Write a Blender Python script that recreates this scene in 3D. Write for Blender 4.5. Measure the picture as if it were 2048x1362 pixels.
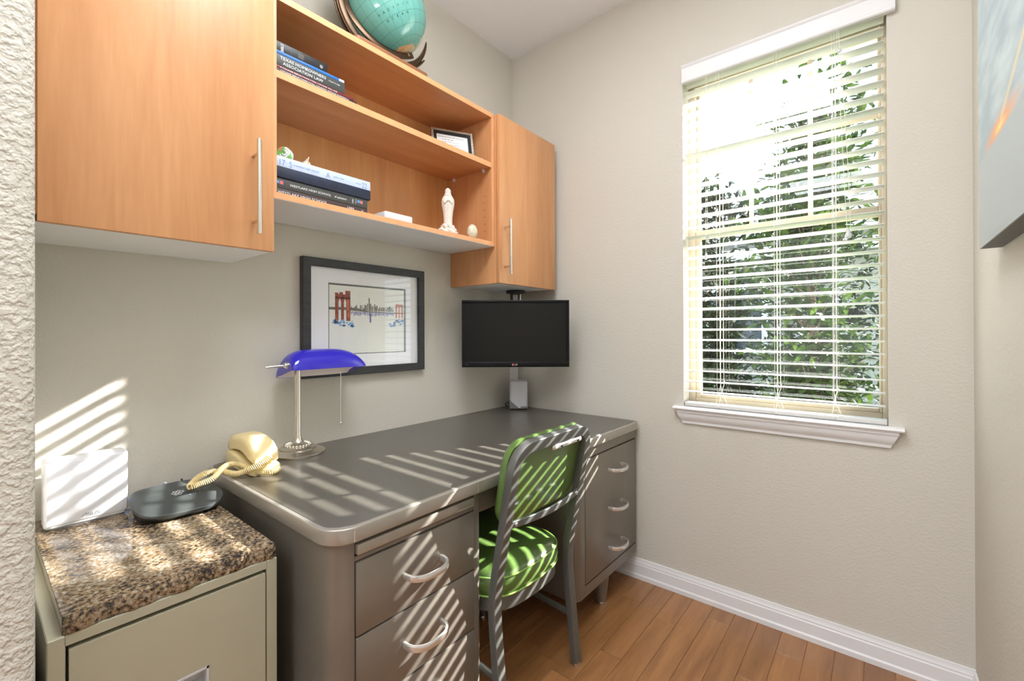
import bpy, bmesh, math, random
from mathutils import Vector, Matrix, noise
R = random.Random(7)
S = bpy.context.scene
COL = S.collection
PI = math.pi
for o in list(bpy.data.objects):
    bpy.data.objects.remove(o)

# ------------------------------------------------------------------ camera
CAM_LOC = Vector((1.6417, -2.0109, 1.1560))
YAW, PITCH, ROLL, FPX, V0 = 0.6876, 0.0027, -0.0033, 894.463, 663.083
fwd = Vector((-math.sin(YAW)*math.cos(PITCH), math.cos(YAW)*math.cos(PITCH), math.sin(PITCH)))
rgt = Vector((math.cos(YAW), math.sin(YAW), 0))
upv = rgt.cross(fwd)
rgt, upv = rgt*math.cos(ROLL)+upv*math.sin(ROLL), -rgt*math.sin(ROLL)+upv*math.cos(ROLL)
cd = bpy.data.cameras.new('camera')
cd.sensor_fit = 'HORIZONTAL'
cd.sensor_width = 36.0
cd.lens = FPX/2048*36
cd.shift_y = (V0-681)/2048
cd.clip_start = 0.02
cam = bpy.data.objects.new('camera', cd)
COL.objects.link(cam)
m = Matrix((rgt, upv, -fwd)).transposed().to_4x4()
m.translation = CAM_LOC
cam.matrix_world = m
S.camera = cam

# ------------------------------------------------------------------ world, sun, lamp, added fill lights, exposure
def lin(c):
    c = c/255.0
    return c/12.92 if c <= 0.04045 else ((c+0.055)/1.055)**2.4
def rgb(r, g, b): return (lin(r), lin(g), lin(b), 1.0)

W = bpy.data.worlds.new('sky')
S.world = W
W.use_nodes = True
wn = W.node_tree.nodes; wl = W.node_tree.links
wn.clear()
wo = wn.new('ShaderNodeOutputWorld'); wb = wn.new('ShaderNodeBackground')
wt = wn.new('ShaderNodeTexCoord'); wsx = wn.new('ShaderNodeSeparateXYZ'); wr = wn.new('ShaderNodeValToRGB')
wl.new(wt.outputs['Generated'], wsx.inputs[0]); wl.new(wsx.outputs['Z'], wr.inputs[0])
e = wr.color_ramp.elements
e[0].position = 0.0; e[0].color = (0.80, 0.88, 0.93, 1)
e[1].position = 0.9; e[1].color = (0.42, 0.66, 0.95, 1)
wl.new(wr.outputs[0], wb.inputs[0]); wb.inputs[1].default_value = 4.0
wl.new(wb.outputs[0], wo.inputs[0])

SUN_DIR = Vector((-0.558, -1.0, -0.635))
sd = bpy.data.lights.new('sun', 'SUN'); sd.energy = 34.0; sd.angle = math.radians(0.53); sd.color = (1.0, 0.975, 0.935)
so = bpy.data.objects.new('sun', sd); COL.objects.link(so)
so.rotation_euler = SUN_DIR.to_track_quat('-Z', 'Y').to_euler(); so.location = (4, 6, 5)

def area(name, loc, aim, sx, sy, power, col):
    d = bpy.data.lights.new(name, 'AREA'); d.shape = 'RECTANGLE'; d.size = sx; d.size_y = sy
    d.energy = power; d.color = col
    o = bpy.data.objects.new(name, d); COL.objects.link(o); o.location = loc
    o.rotation_euler = (Vector(aim)-Vector(loc)).to_track_quat('-Z', 'Y').to_euler()
    return o
area('ceiling_lamp_light', (1.32, -3.3, 2.70), (1.32, -3.3, 0), 0.8, 0.8, 18, (0.88, 0.94, 1.0))
area('rear_fill_light', (1.2, -5.35, 1.5), (1.0, 0, 1.35), 3.4, 2.0, 14, (0.88, 0.94, 1.0))  # added fill from behind the camera, no window is modelled there
area('nook_fill_light', (1.10, -1.35, 2.725), (1.10, -1.35, 0), 0.6, 0.6, 21, (0.90, 0.95, 1.0))  # added overhead fill for the nook walls, no fixture exists
area('ceiling_bounce_fill', (1.25, -2.75, 1.80), (1.25, -2.7501, 2.74), 0.45, 0.45, 30, (0.93, 0.96, 1.0))  # added upward fill, brightens the ceiling and upper walls by bounce
area('side_fill_light', (0.03, -3.5, 1.5), (3, -3.0, 1.4), 1.6, 1.7, 36, (0.88, 0.94, 1.0))  # added side fill to brighten the right wall, no opening behind it

S.view_settings.view_transform = 'Standard'
S.view_settings.look = 'None'
S.view_settings.exposure = 0.30
S.view_settings.gamma = 1.0
S.view_settings.use_curve_mapping = False

# ------------------------------------------------------------------ materials
def nmat(name):
    mm = bpy.data.materials.new(name); mm.use_nodes = True
    nt = mm.node_tree; p = nt.nodes['Principled BSDF']
    return mm, nt, p
def mat(name, col, rough=0.5, metal=0.0, coat=0.0, spec=0.5, var=0.0, vscale=40, bump=0.0, bscale=200, trans=0.0, stretch=(1, 1, 1)):
    mm, nt, p = nmat(name); N = nt.nodes; L = nt.links
    c = rgb(*col)
    p.inputs['Base Color'].default_value = c
    p.inputs['Roughness'].default_value = rough
    p.inputs['Metallic'].default_value = metal
    p.inputs['Coat Weight'].default_value = coat
    p.inputs['Coat Roughness'].default_value = 0.08
    p.inputs['Specular IOR Level'].default_value = spec
    if trans: p.inputs['Transmission Weight'].default_value = trans
    if var or bump:
        tc = N.new('ShaderNodeTexCoord'); mp = N.new('ShaderNodeMapping'); mp.inputs['Scale'].default_value = stretch
        L.new(tc.outputs['Object'], mp.inputs[0])
    if var:
        t = N.new('ShaderNodeTexNoise'); t.inputs['Scale'].default_value = vscale; t.inputs['Detail'].default_value = 4
        L.new(mp.outputs[0], t.inputs['Vector'])
        r = N.new('ShaderNodeValToRGB'); r.color_ramp.elements[0].position = 0.3; r.color_ramp.elements[1].position = 0.7
        r.color_ramp.elements[0].color = tuple(x*(1-var) for x in c[:3])+(1,)
        r.color_ramp.elements[1].color = tuple(min(1, x*(1+var)) for x in c[:3])+(1,)
        L.new(t.outputs[0], r.inputs[0]); L.new(r.outputs[0], p.inputs['Base Color'])
    if bump:
        t = N.new('ShaderNodeTexNoise'); t.inputs['Scale'].default_value = bscale; t.inputs['Detail'].default_value = 3
        L.new(mp.outputs[0], t.inputs['Vector'])
        b = N.new('ShaderNodeBump'); b.inputs['Strength'].default_value = bump; b.inputs['Distance'].default_value = 0.004
        L.new(t.outputs[0], b.inputs['Height']); L.new(b.outputs[0], p.inputs['Normal'])
    return mm
def wood(name, c0, c1, sc, rough=0.38, knots=False, rnd=0.0, coat=0.0):
    mm, nt, p = nmat(name); N = nt.nodes; L = nt.links
    tc = N.new('ShaderNodeTexCoord'); mp = N.new('ShaderNodeMapping'); mp.inputs['Scale'].default_value = sc
    L.new(tc.outputs['Object'], mp.inputs[0])
    vec = mp.outputs[0]
    if rnd:
        oi = N.new('ShaderNodeObjectInfo'); ad = N.new('ShaderNodeVectorMath'); ad.operation = 'MULTIPLY_ADD'
        ad.inputs[1].default_value = (37, 53, 71); cx = N.new('ShaderNodeCombineXYZ')
        for i in range(3): L.new(oi.outputs['Random'], cx.inputs[i])
        L.new(cx.outputs[0], ad.inputs[0]); L.new(mp.outputs[0], ad.inputs[2]); vec = ad.outputs[0]
    t = N.new('ShaderNodeTexNoise'); t.inputs['Scale'].default_value = 1.0; t.inputs['Detail'].default_value = 5
    t.inputs['Distortion'].default_value = 0.6
    L.new(vec, t.inputs['Vector'])
    t2 = N.new('ShaderNodeTexNoise'); t2.inputs['Scale'].default_value = 7.0; t2.inputs['Detail'].default_value = 3
    L.new(vec, t2.inputs['Vector'])
    mx = N.new('ShaderNodeMath'); mx.operation = 'MULTIPLY_ADD'; mx.inputs[1].default_value = 0.35
    L.new(t2.outputs[0], mx.inputs[0]); L.new(t.outputs[0], mx.inputs[2])
    r = N.new('ShaderNodeValToRGB'); r.color_ramp.elements[0].position = 0.42; r.color_ramp.elements[1].position = 0.92
    r.color_ramp.elements[0].color = rgb(*c0); r.color_ramp.elements[1].color = rgb(*c1)
    L.new(mx.outputs[0], r.inputs[0]); out = r.outputs[0]
    if rnd:
        hs = N.new('ShaderNodeHueSaturation'); ma = N.new('ShaderNodeMath'); ma.operation = 'MULTIPLY_ADD'
        ma.inputs[1].default_value = rnd; ma.inputs[2].default_value = 1-rnd/2
        L.new(oi.outputs['Random'], ma.inputs[0]); L.new(ma.outputs[0], hs.inputs['Value']); L.new(out, hs.inputs['Color']); out = hs.outputs[0]
    if knots:
        v = N.new('ShaderNodeTexNoise'); v.inputs['Scale'].default_value = 9; v.inputs['Detail'].default_value = 2
        mp2 = N.new('ShaderNodeMapping'); mp2.inputs['Scale'].default_value = (2.2, .55, 1); L.new(tc.outputs['Object'], mp2.inputs[0]); L.new(mp2.outputs[0], v.inputs['Vector'])
        r2 = N.new('ShaderNodeValToRGB'); r2.color_ramp.elements[0].position = 0.76; r2.color_ramp.elements[1].position = 0.80
        r2.color_ramp.elements[0].color = (1, 1, 1, 1); r2.color_ramp.elements[1].color = (.35, .25, .2, 1)
        L.new(v.outputs[0], r2.inputs[0])
        mi = N.new('ShaderNodeMix'); mi.data_type = 'RGBA'; mi.blend_type = 'MULTIPLY'; mi.inputs[0].default_value = 1
        L.new(out, mi.inputs[6]); L.new(r2.outputs[0], mi.inputs[7]); out = mi.outputs[2]
    L.new(out, p.inputs['Base Color'])
    p.inputs['Roughness'].default_value = rough
    p.inputs['Coat Weight'].default_value = coat
    return mm
def glassmat(name, tint=(0.96, 0.98, 0.97), f0=0.04):
    mm, nt, p = nmat(name); N = nt.nodes; L = nt.links; N.remove(p)
    o = N['Material Output']; t = N.new('ShaderNodeBsdfTransparent'); g = N.new('ShaderNodeBsdfGlossy'); lw = N.new('ShaderNodeLayerWeight'); pw = N.new('ShaderNodeMath'); pw.operation = 'POWER'; f = N.new('ShaderNodeMath'); f.operation = 'MULTIPLY_ADD'
    t.inputs[0].default_value = tint+(1,); g.inputs['Roughness'].default_value = 0.0; pw.inputs[1].default_value = 5.0; L.new(lw.outputs['Facing'], pw.inputs[0]); L.new(pw.outputs[0], f.inputs[0]); f.inputs[1].default_value = 1-f0; f.inputs[2].default_value = f0
    mx = N.new('ShaderNodeMixShader'); L.new(f.outputs[0], mx.inputs[0]); L.new(t.outputs[0], mx.inputs[1]); L.new(g.outputs[0], mx.inputs[2]); L.new(mx.outputs[0], o.inputs[0])
    return mm

M = {}
def wallmat(name, col, bs=85, strength=0.55, dist=0.006):
    mm, nt, p = nmat(name); N = nt.nodes; L = nt.links
    p.inputs['Base Color'].default_value = rgb(*col); p.inputs['Roughness'].default_value = 0.75; p.inputs['Specular IOR Level'].default_value = 0.25
    tc = N.new('ShaderNodeTexCoord')
    t = N.new('ShaderNodeTexNoise'); t.inputs['Scale'].default_value = bs; t.inputs['Detail'].default_value = 2.5; t.inputs['Roughness'].default_value = .45
    L.new(tc.outputs['Object'], t.inputs['Vector'])
    r = N.new('ShaderNodeValToRGB'); r.color_ramp.elements[0].position = 0.38; r.color_ramp.elements[1].position = 0.66
    L.new(t.outputs[0], r.inputs[0])
    b = N.new('ShaderNodeBump'); b.inputs['Strength'].default_value = strength; b.inputs['Distance'].default_value = dist
    L.new(r.outputs[0], b.inputs['Height']); L.new(b.outputs[0], p.inputs['Normal'])
    return mm
M['wall'] = wallmat('greige_wall_paint', (212, 207, 196), 120, 0.17, 0.003)
M['wall_rough'] = wallmat('greige_wall_paint_stub', (212, 207, 196), 110, 0.55, 0.004)
M['ceil'] = wallmat('white_ceiling_paint', (240, 240, 243), 70, 0.12, 0.003)
M['white'] = mat('white_trim_paint', (236, 235, 236), 0.32)
M['slat'] = mat('white_blind_slat', (216, 215, 211), 0.38)
M['cord'] = mat('white_blind_cord', (235, 232, 220), 0.7)
M['clear'] = mat('frosted_acrylic', (225, 228, 228), 0.15, trans=0.3)
M['almond'] = mat('almond_vinyl', (204, 191, 168), 0.45)
M['glass'] = glassmat('window_glass', tint=(.99, 1, .995))
M['picglass'] = glassmat('picture_glass', tint=(1, 1, 1), f0=.06)
M['plank'] = wood('cherry_floor_plank', (140, 94, 56), (176, 124, 78), (28, 2.6, 28), 0.30, True, 0.28, 0.25)
M['gap'] = mat('plank_joint_tan', (196, 140, 92), 0.7)  # pale tan seam colour between the floor planks
M['wv'] = wood('cherry_veneer_vertical', (200, 140, 92), (221, 163, 114), (16, 16, 1.3), 0.36)
M['wh'] = wood('cherry_veneer_horizontal', (190, 130, 84), (210, 152, 104), (16, 1.3, 16), 0.40)
M['wback'] = wood('cherry_veneer_back', (200, 140, 84), (220, 162, 104), (16, 16, 1.3), 0.36)
M['wedge'] = mat('cherry_edge_band', (230, 168, 118), 0.4, var=0.06, vscale=25)
M['under'] = mat('white_melamine', (246, 246, 246), 0.45)
def steelmat(name, col, rough, st, vv=.08):
    mm = mat(name, col, rough, 0.48, var=vv, vscale=6, stretch=(1, 1, 1))
    nt = mm.node_tree; N = nt.nodes; L = nt.links; p = N['Principled BSDF']
    tc = N.new('ShaderNodeTexCoord'); mp = N.new('ShaderNodeMapping'); mp.inputs['Scale'].default_value = st
    L.new(tc.outputs['Object'], mp.inputs[0]); t = N.new('ShaderNodeTexNoise'); t.inputs['Scale'].default_value = 60; t.inputs['Detail'].default_value = 3
    L.new(mp.outputs[0], t.inputs['Vector'])
    mr = N.new('ShaderNodeMapRange'); mr.inputs['To Min'].default_value = rough-0.3*vv; mr.inputs['To Max'].default_value = rough+0.6*vv
    L.new(t.outputs[0], mr.inputs['Value']); L.new(mr.outputs[0], p.inputs['Roughness'])
    return mm
M['steel'] = steelmat('satin_steel', (136, 129, 120), 0.36, (1, .25, 3))
M['steelband'] = steelmat('polished_steel_band', (176, 170, 160), 0.26, (1, 1, 1), .03)
M['steelframe'] = steelmat('chair_steel', (112, 114, 111), 0.36, (2, 2, .3))
M['handle'] = mat('polished_aluminium', (232, 231, 228), 0.22, 0.75)
M['dark'] = mat('shadowed_steel_cavity', (44, 42, 40), 0.6, 0.3)  # shade put into the colour, for drawer gaps and pin holes
M['lino'] = mat('charcoal_linoleum', (88, 84, 77), 0.30, spec=1.0, var=0.06, vscale=30)
M['vinyl'] = mat('green_vinyl', (94, 122, 62), 0.28, coat=0.35, var=0.05, vscale=20, bump=0.05, bscale=260)
M['welt'] = mat('green_vinyl_welt', (150, 190, 96), 0.3, coat=0.3)
M['chrome'] = mat('chrome', (225, 225, 225), 0.12, 1.0)
M['nickel'] = mat('brushed_nickel', (222, 216, 205), 0.26, 1.0, var=0.05, vscale=80, stretch=(1, 1, .1))
M['cream'] = mat('cream_enamel_steel', (176, 171, 148), 0.42, var=0.03, vscale=8)
M['pullw'] = mat('grey_plastic_pull', (200, 200, 200), 0.35)
M['black'] = mat('black_plastic', (22, 22, 22), 0.4)
M['rubber'] = mat('black_rubber', (18, 18, 18), 0.7)
M['screen'] = mat('monitor_screen', (14, 14, 13), 0.28, spec=0.35)
M['bezel'] = mat('monitor_bezel', (15, 15, 16), 0.35, spec=.25)
M['wplastic'] = mat('white_plastic', (222, 222, 228), 0.3)
M['gplastic'] = mat('grey_plastic', (140, 140, 142), 0.4)
M['ivory'] = mat('ivory_plastic', (240, 218, 162), 0.28)
M['cobalt'] = mat('cobalt_glass', (44, 34, 190), 0.08, coat=0.6)
M['milk'] = mat('milk_glass_lining', (250, 240, 238), 0.25)
M['frameblk'] = mat('black_wood_frame', (48, 48, 50), 0.45, var=0.25, vscale=14, stretch=(1, 1, 6))
M['matboard'] = mat('white_mat_board', (244, 244, 247), 0.8)
M['paper'] = mat('warm_print_paper', (238, 239, 232), 0.8)
M['ink'] = mat('black_ink', (24, 24, 26), 0.6)
M['inkgrey'] = mat('grey_line_ink', (95, 97, 98), 0.6)
M['whiteink'] = mat('white_ink', (235, 235, 235), 0.6)
M['navyink'] = mat('blue_ink', (120, 145, 200), 0.6)
M['taupe'] = mat('taupe_ink', (110, 105, 98), 0.6)
M['brick'] = mat('red_brown_paint', (150, 74, 56), 0.7, var=0.35, vscale=120)
M['orange'] = mat('orange_paint', (214, 108, 60), 0.7)
M['water'] = mat('sky_blue_paint', (120, 172, 228), 0.7, var=0.2, vscale=60)
M['indigo'] = mat('indigo_paint', (120, 122, 190), 0.7, var=0.2, vscale=60)
M['bronze'] = mat('dark_bronze', (92, 74, 58), 0.32, 0.9)
M['walnut'] = wood('walnut_base', (120, 78, 50), (158, 104, 70), (10, 2, 10), 0.4)
M['blueb'] = mat('blue_book_cloth', (40, 110, 190), 0.5)
M['navyb'] = mat('navy_book_cloth', (28, 38, 62), 0.6, var=0.3, vscale=40)
M['blackb'] = mat('black_book_cover', (30, 31, 31), 0.45)
M['charb'] = mat('charcoal_book_cover', (66, 68, 66), 0.5)
M['brownb'] = mat('brown_book_cover', (70, 54, 52), 0.5)
M['paleb'] = mat('pale_blue_book_cover', (198, 212, 240), 0.45, var=0.06, vscale=30)
M['redb'] = mat('dark_red_book_cover', (120, 34, 40), 0.5)
M['plumb'] = mat('plum_book_cover', (58, 34, 48), 0.5)
M['pages'] = mat('book_pages', (232, 226, 212), 0.8)
M['ltblue'] = mat('light_blue_print', (86, 150, 214), 0.6)
M['pink'] = mat('pink_print', (226, 110, 118), 0.6)
M['ceramic'] = mat('white_bisque', (228, 218, 206), 0.55, var=0.05, vscale=60)
M['eggm'] = mat('speckled_stone', (222, 212, 188), 0.4, var=0.22, vscale=70)
M['shellm'] = mat('sea_shell', (228, 206, 180), 0.4, var=0.18, vscale=60)
M['silver'] = mat('antique_silver', (200, 196, 186), 0.3, 0.8)
M['redlogo'] = mat('red_logo', (190, 40, 60), 0.4)
M['bluecable'] = mat('blue_cable', (52, 110, 190), 0.4)
M['bark'] = mat('tree_bark', (92, 78, 62), 0.9, var=0.2, vscale=20)
M['lawn'] = mat('lawn', (96, 118, 62), 0.9, var=0.3, vscale=8)
M['siding'] = mat('grey_siding', (150, 148, 138), 0.7)
M['shingle'] = mat('grey_shingle', (110, 104, 98), 0.9, var=0.2, vscale=10)
M['pane'] = mat('dark_pane', (60, 70, 80), 0.08)

def leafmat(name, a, b):
    mm, nt, p = nmat(name); N = nt.nodes; L = nt.links
    tc = N.new('ShaderNodeTexCoord'); t = N.new('ShaderNodeTexNoise'); t.inputs['Scale'].default_value = 9
    L.new(tc.outputs['Object'], t.inputs['Vector'])
    r = N.new('ShaderNodeValToRGB'); r.color_ramp.elements[0].position = .35; r.color_ramp.elements[1].position = .68
    r.color_ramp.elements[0].color = rgb(*a); r.color_ramp.elements[1].color = rgb(*b)
    L.new(t.outputs[0], r.inputs[0]); L.new(r.outputs[0], p.inputs['Base Color']); p.inputs['Roughness'].default_value = .6; p.inputs['Specular IOR Level'].default_value = .15
    tr = N.new('ShaderNodeBsdfTranslucent'); L.new(r.outputs[0], tr.inputs[0])
    mx = N.new('ShaderNodeMixShader'); mx.inputs[0].default_value = .4
    o = N['Material Output']; L.new(p.outputs[0], mx.inputs[1]); L.new(tr.outputs[0], mx.inputs[2]); L.new(mx.outputs[0], o.inputs[0])
    return mm
M['leaf'] = leafmat('leaf_green', (24, 42, 16), (66, 86, 30))
M['leaf2'] = leafmat('leaf_dark_green', (18, 32, 14), (48, 66, 28))

def granite():
    mm, nt, p = nmat('brown_granite'); N = nt.nodes; L = nt.links
    tc = N.new('ShaderNodeTexCoord')
    a = N.new('ShaderNodeTexNoise'); a.inputs['Scale'].default_value = 140; a.inputs['Detail'].default_value = 6; a.inputs['Roughness'].default_value = .7
    b = N.new('ShaderNodeTexNoise'); b.inputs['Scale'].default_value = 14; b.inputs['Detail'].default_value = 3
    L.new(tc.outputs['Object'], a.inputs['Vector']); L.new(tc.outputs['Object'], b.inputs['Vector'])
    mx = N.new('ShaderNodeMath'); mx.operation = 'MULTIPLY_ADD'; mx.inputs[1].default_value = .38
    L.new(b.outputs[0], mx.inputs[0]); L.new(a.outputs[0], mx.inputs[2])
    r = N.new('ShaderNodeValToRGB'); cr = r.color_ramp
    cr.elements[0].position = .57; cr.elements[0].color = rgb(36, 32, 30)
    cr.elements[1].position = .88; cr.elements[1].color = rgb(206, 196, 176)
    for pos, c in ((.65, (92, 82, 72)), (.715, (156, 124, 82)), (.77, (142, 134, 122))):
        q = cr.elements.new(pos); q.color = rgb(*c)
    L.new(mx.outputs[0], r.inputs[0]); L.new(r.outputs[0], p.inputs['Base Color'])
    p.inputs['Roughness'].default_value = .12; p.inputs['Specular IOR Level'].default_value = .6
    return mm
M['granite'] = granite()

def globemat():
    mm, nt, p = nmat('globe_map'); N = nt.nodes; L = nt.links
    tc = N.new('ShaderNodeTexCoord'); sx = N.new('ShaderNodeSeparateXYZ'); nv = N.new('ShaderNodeVectorMath'); nv.operation = 'NORMALIZE'
    L.new(tc.outputs['Object'], nv.inputs[0]); L.new(nv.outputs[0], sx.inputs[0])
    def mth(op, a, b=None):
        n = N.new('ShaderNodeMath'); n.operation = op
        for i, v in enumerate((a, b)):
            if v is None: continue
            if isinstance(v, (int, float)): n.inputs[i].default_value = v
            else: L.new(v, n.inputs[i])
        return n.outputs[0]
    lat = mth('ARCSINE', sx.outputs['Z']); lon = mth('ARCTAN2', sx.outputs['Y'], sx.outputs['X'])
    def line(v, step, w):
        f = mth('ABSOLUTE', mth('SUBTRACT', mth('FRACT', mth('ADD', mth('DIVIDE', v, step), 100.0)), 0.5))
        return mth('GREATER_THAN', f, 0.5-w)
    g = mth('MAXIMUM', line(lat, PI/12, .022), line(lon, PI/12, .022))
    cols = N.new('ShaderNodeMix'); cols.data_type = 'RGBA'
    t = N.new('ShaderNodeTexNoise'); t.inputs['Scale'].default_value = 5; t.inputs['Detail'].default_value = 5
    L.new(tc.outputs['Object'], t.inputs['Vector'])
    r0 = N.new('ShaderNodeValToRGB'); r0.color_ramp.elements[0].color = rgb(92, 164, 154); r0.color_ramp.elements[1].color = rgb(126, 192, 180)
    L.new(t.outputs[0], r0.inputs[0])
    # land: a cap around the south pole, a long coast along one meridian band and a few islands
    t2 = N.new('ShaderNodeTexNoise'); t2.inputs['Scale'].default_value = 9; t2.inputs['Detail'].default_value = 6
    L.new(tc.outputs['Object'], t2.inputs['Vector'])
    wob = mth('MULTIPLY', mth('SUBTRACT', t2.outputs[0], .5), .7)
    cap = mth('LESS_THAN', mth('ADD', lat, wob), -1.28)
    coast = mth('GREATER_THAN', mth('ADD', lon, wob), 1.25)
    coast = mth('MULTIPLY', coast, mth('LESS_THAN', mth('ADD', lon, wob), 2.4))
    isl = mth('GREATER_THAN', t2.outputs[0], .70)
    land = mth('MAXIMUM', mth('MAXIMUM', cap, coast), isl)
    r1 = N.new('ShaderNodeValToRGB'); r1.color_ramp.elements[0].color = rgb(226, 178, 132); r1.color_ramp.elements[1].color = rgb(214, 226, 196)
    r1.color_ramp.elements[0].position = .45; r1.color_ramp.elements[1].position = .6
    L.new(t.outputs[0], r1.inputs[0])
    L.new(land, cols.inputs[0]); L.new(r0.outputs[0], cols.inputs[6]); L.new(r1.outputs[0], cols.inputs[7])
    m2 = N.new('ShaderNodeMix'); m2.data_type = 'RGBA'; L.new(mth('MULTIPLY', g, .45), m2.inputs[0]); L.new(cols.outputs[2], m2.inputs[6]); m2.inputs[7].default_value = rgb(50, 90, 90)
    L.new(m2.outputs[2], p.inputs['Base Color']); p.inputs['Roughness'].default_value = .16; p.inputs['Coat Weight'].default_value = .4
    return mm
M['globe'] = globemat()

def sunsetmat():
    # printed photograph of a sea sunset; object coordinates: y along the canvas, z up
    mm, nt, p = nmat('sunset_print'); N = nt.nodes; L = nt.links
    tc = N.new('ShaderNodeTexCoord'); sx = N.new('ShaderNodeSeparateXYZ'); L.new(tc.outputs['Object'], sx.inputs[0])
    mp = N.new('ShaderNodeMapping'); mp.inputs['Scale'].default_value = (1, 2.2, 7); L.new(tc.outputs['Object'], mp.inputs[0])
    t = N.new('ShaderNodeTexNoise'); t.inputs['Scale'].default_value = 2.2; t.inputs['Detail'].default_value = 6; L.new(mp.outputs[0], t.inputs['Vector'])
    r = N.new('ShaderNodeValToRGB'); cr = r.color_ramp
    cr.elements[0].position = .38; cr.elements[0].color = rgb(160, 174, 180); cr.elements[1].position = .68; cr.elements[1].color = rgb(194, 206, 206)
    L.new(t.outputs[0], r.inputs[0])
    def mth(op, *a):
        n = N.new('ShaderNodeMath'); n.operation = op
        for i, v in enumerate(a):
            if isinstance(v, (int, float)): n.inputs[i].default_value = v
            else: L.new(v, n.inputs[i])
        return n.outputs[0]
    hz = .205
    sea = mth('LESS_THAN', sx.outputs['Z'], hz)
    m1 = N.new('ShaderNodeMix'); m1.data_type = 'RGBA'; L.new(sea, m1.inputs[0]); L.new(r.outputs[0], m1.inputs[6]); m1.inputs[7].default_value = rgb(176, 182, 182)
    dy = mth('DIVIDE', mth('SUBTRACT', sx.outputs['Y'], .35), .20); dz = mth('DIVIDE', mth('SUBTRACT', sx.outputs['Z'], hz+.012), .035)
    dist = mth('SQRT', mth('ADD', mth('MULTIPLY', dy, dy), mth('MULTIPLY', dz, dz)))
    g = N.new('ShaderNodeValToRGB'); gr = g.color_ramp; gr.elements[0].position = 0; gr.elements[0].color = rgb(255, 222, 120)
    gr.elements[1].position = 1; gr.elements[1].color = rgb(206, 170, 150)
    q = gr.elements.new(.35); q.color = rgb(240, 156, 84)
    L.new(dist, g.inputs[0])
    fac = mth('MULTIPLY', mth('SUBTRACT', 1.0, mth('MINIMUM', dist, 1.0)), mth('SUBTRACT', 1.0, sea))
    fac = mth('POWER', fac, .7)
    m2 = N.new('ShaderNodeMix'); m2.data_type = 'RGBA'; L.new(fac, m2.inputs[0]); L.new(m1.outputs[2], m2.inputs[6]); L.new(g.outputs[0], m2.inputs[7])
    # long gold cloud streak rising to the right
    st = mth('ABSOLUTE', mth('SUBTRACT', mth('SUBTRACT', sx.outputs['Z'], hz+.02), mth('MULTIPLY', mth('SUBTRACT', .35, sx.outputs['Y']), .42)))
    sf = mth('MULTIPLY', mth('LESS_THAN', sx.outputs['Y'], .35), mth('MAXIMUM', 0.0, mth('SUBTRACT', 1.0, mth('MULTIPLY', st, 70.0))))
    m3 = N.new('ShaderNodeMix'); m3.data_type = 'RGBA'; L.new(mth('MULTIPLY', sf, .8), m3.inputs[0]); L.new(m2.outputs[2], m3.inputs[6]); m3.inputs[7].default_value = rgb(228, 206, 158)
    L.new(m3.outputs[2], p.inputs['Base Color']); p.inputs['Roughness'].default_value = .6
    return mm
M['sunset'] = sunsetmat()
M['snail'] = None
def snailmat():
    mm, nt, p = nmat('painted_snail_shell'); N = nt.nodes; L = nt.links
    tc = N.new('ShaderNodeTexCoord'); t = N.new('ShaderNodeTexNoise'); t.inputs['Scale'].default_value = 26; L.new(tc.outputs['Object'], t.inputs['Vector'])
    r = N.new('ShaderNodeValToRGB'); cr = r.color_ramp; cr.interpolation = 'EASE'
    cr.elements[0].position = .3; cr.elements[0].color = rgb(236, 120, 150); cr.elements[1].position = .75; cr.elements[1].color = rgb(120, 196, 110)
    for pos, c in ((.45, (120, 200, 90)), (.55, (240, 240, 236)), (.65, (150, 130, 170))): cr.elements.new(pos).color = rgb(*c)
    L.new(t.outputs[0], r.inputs[0]); L.new(r.outputs[0], p.inputs['Base Color']); p.inputs['Roughness'].default_value = .2
    return mm
M['snail'] = snailmat()

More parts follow.
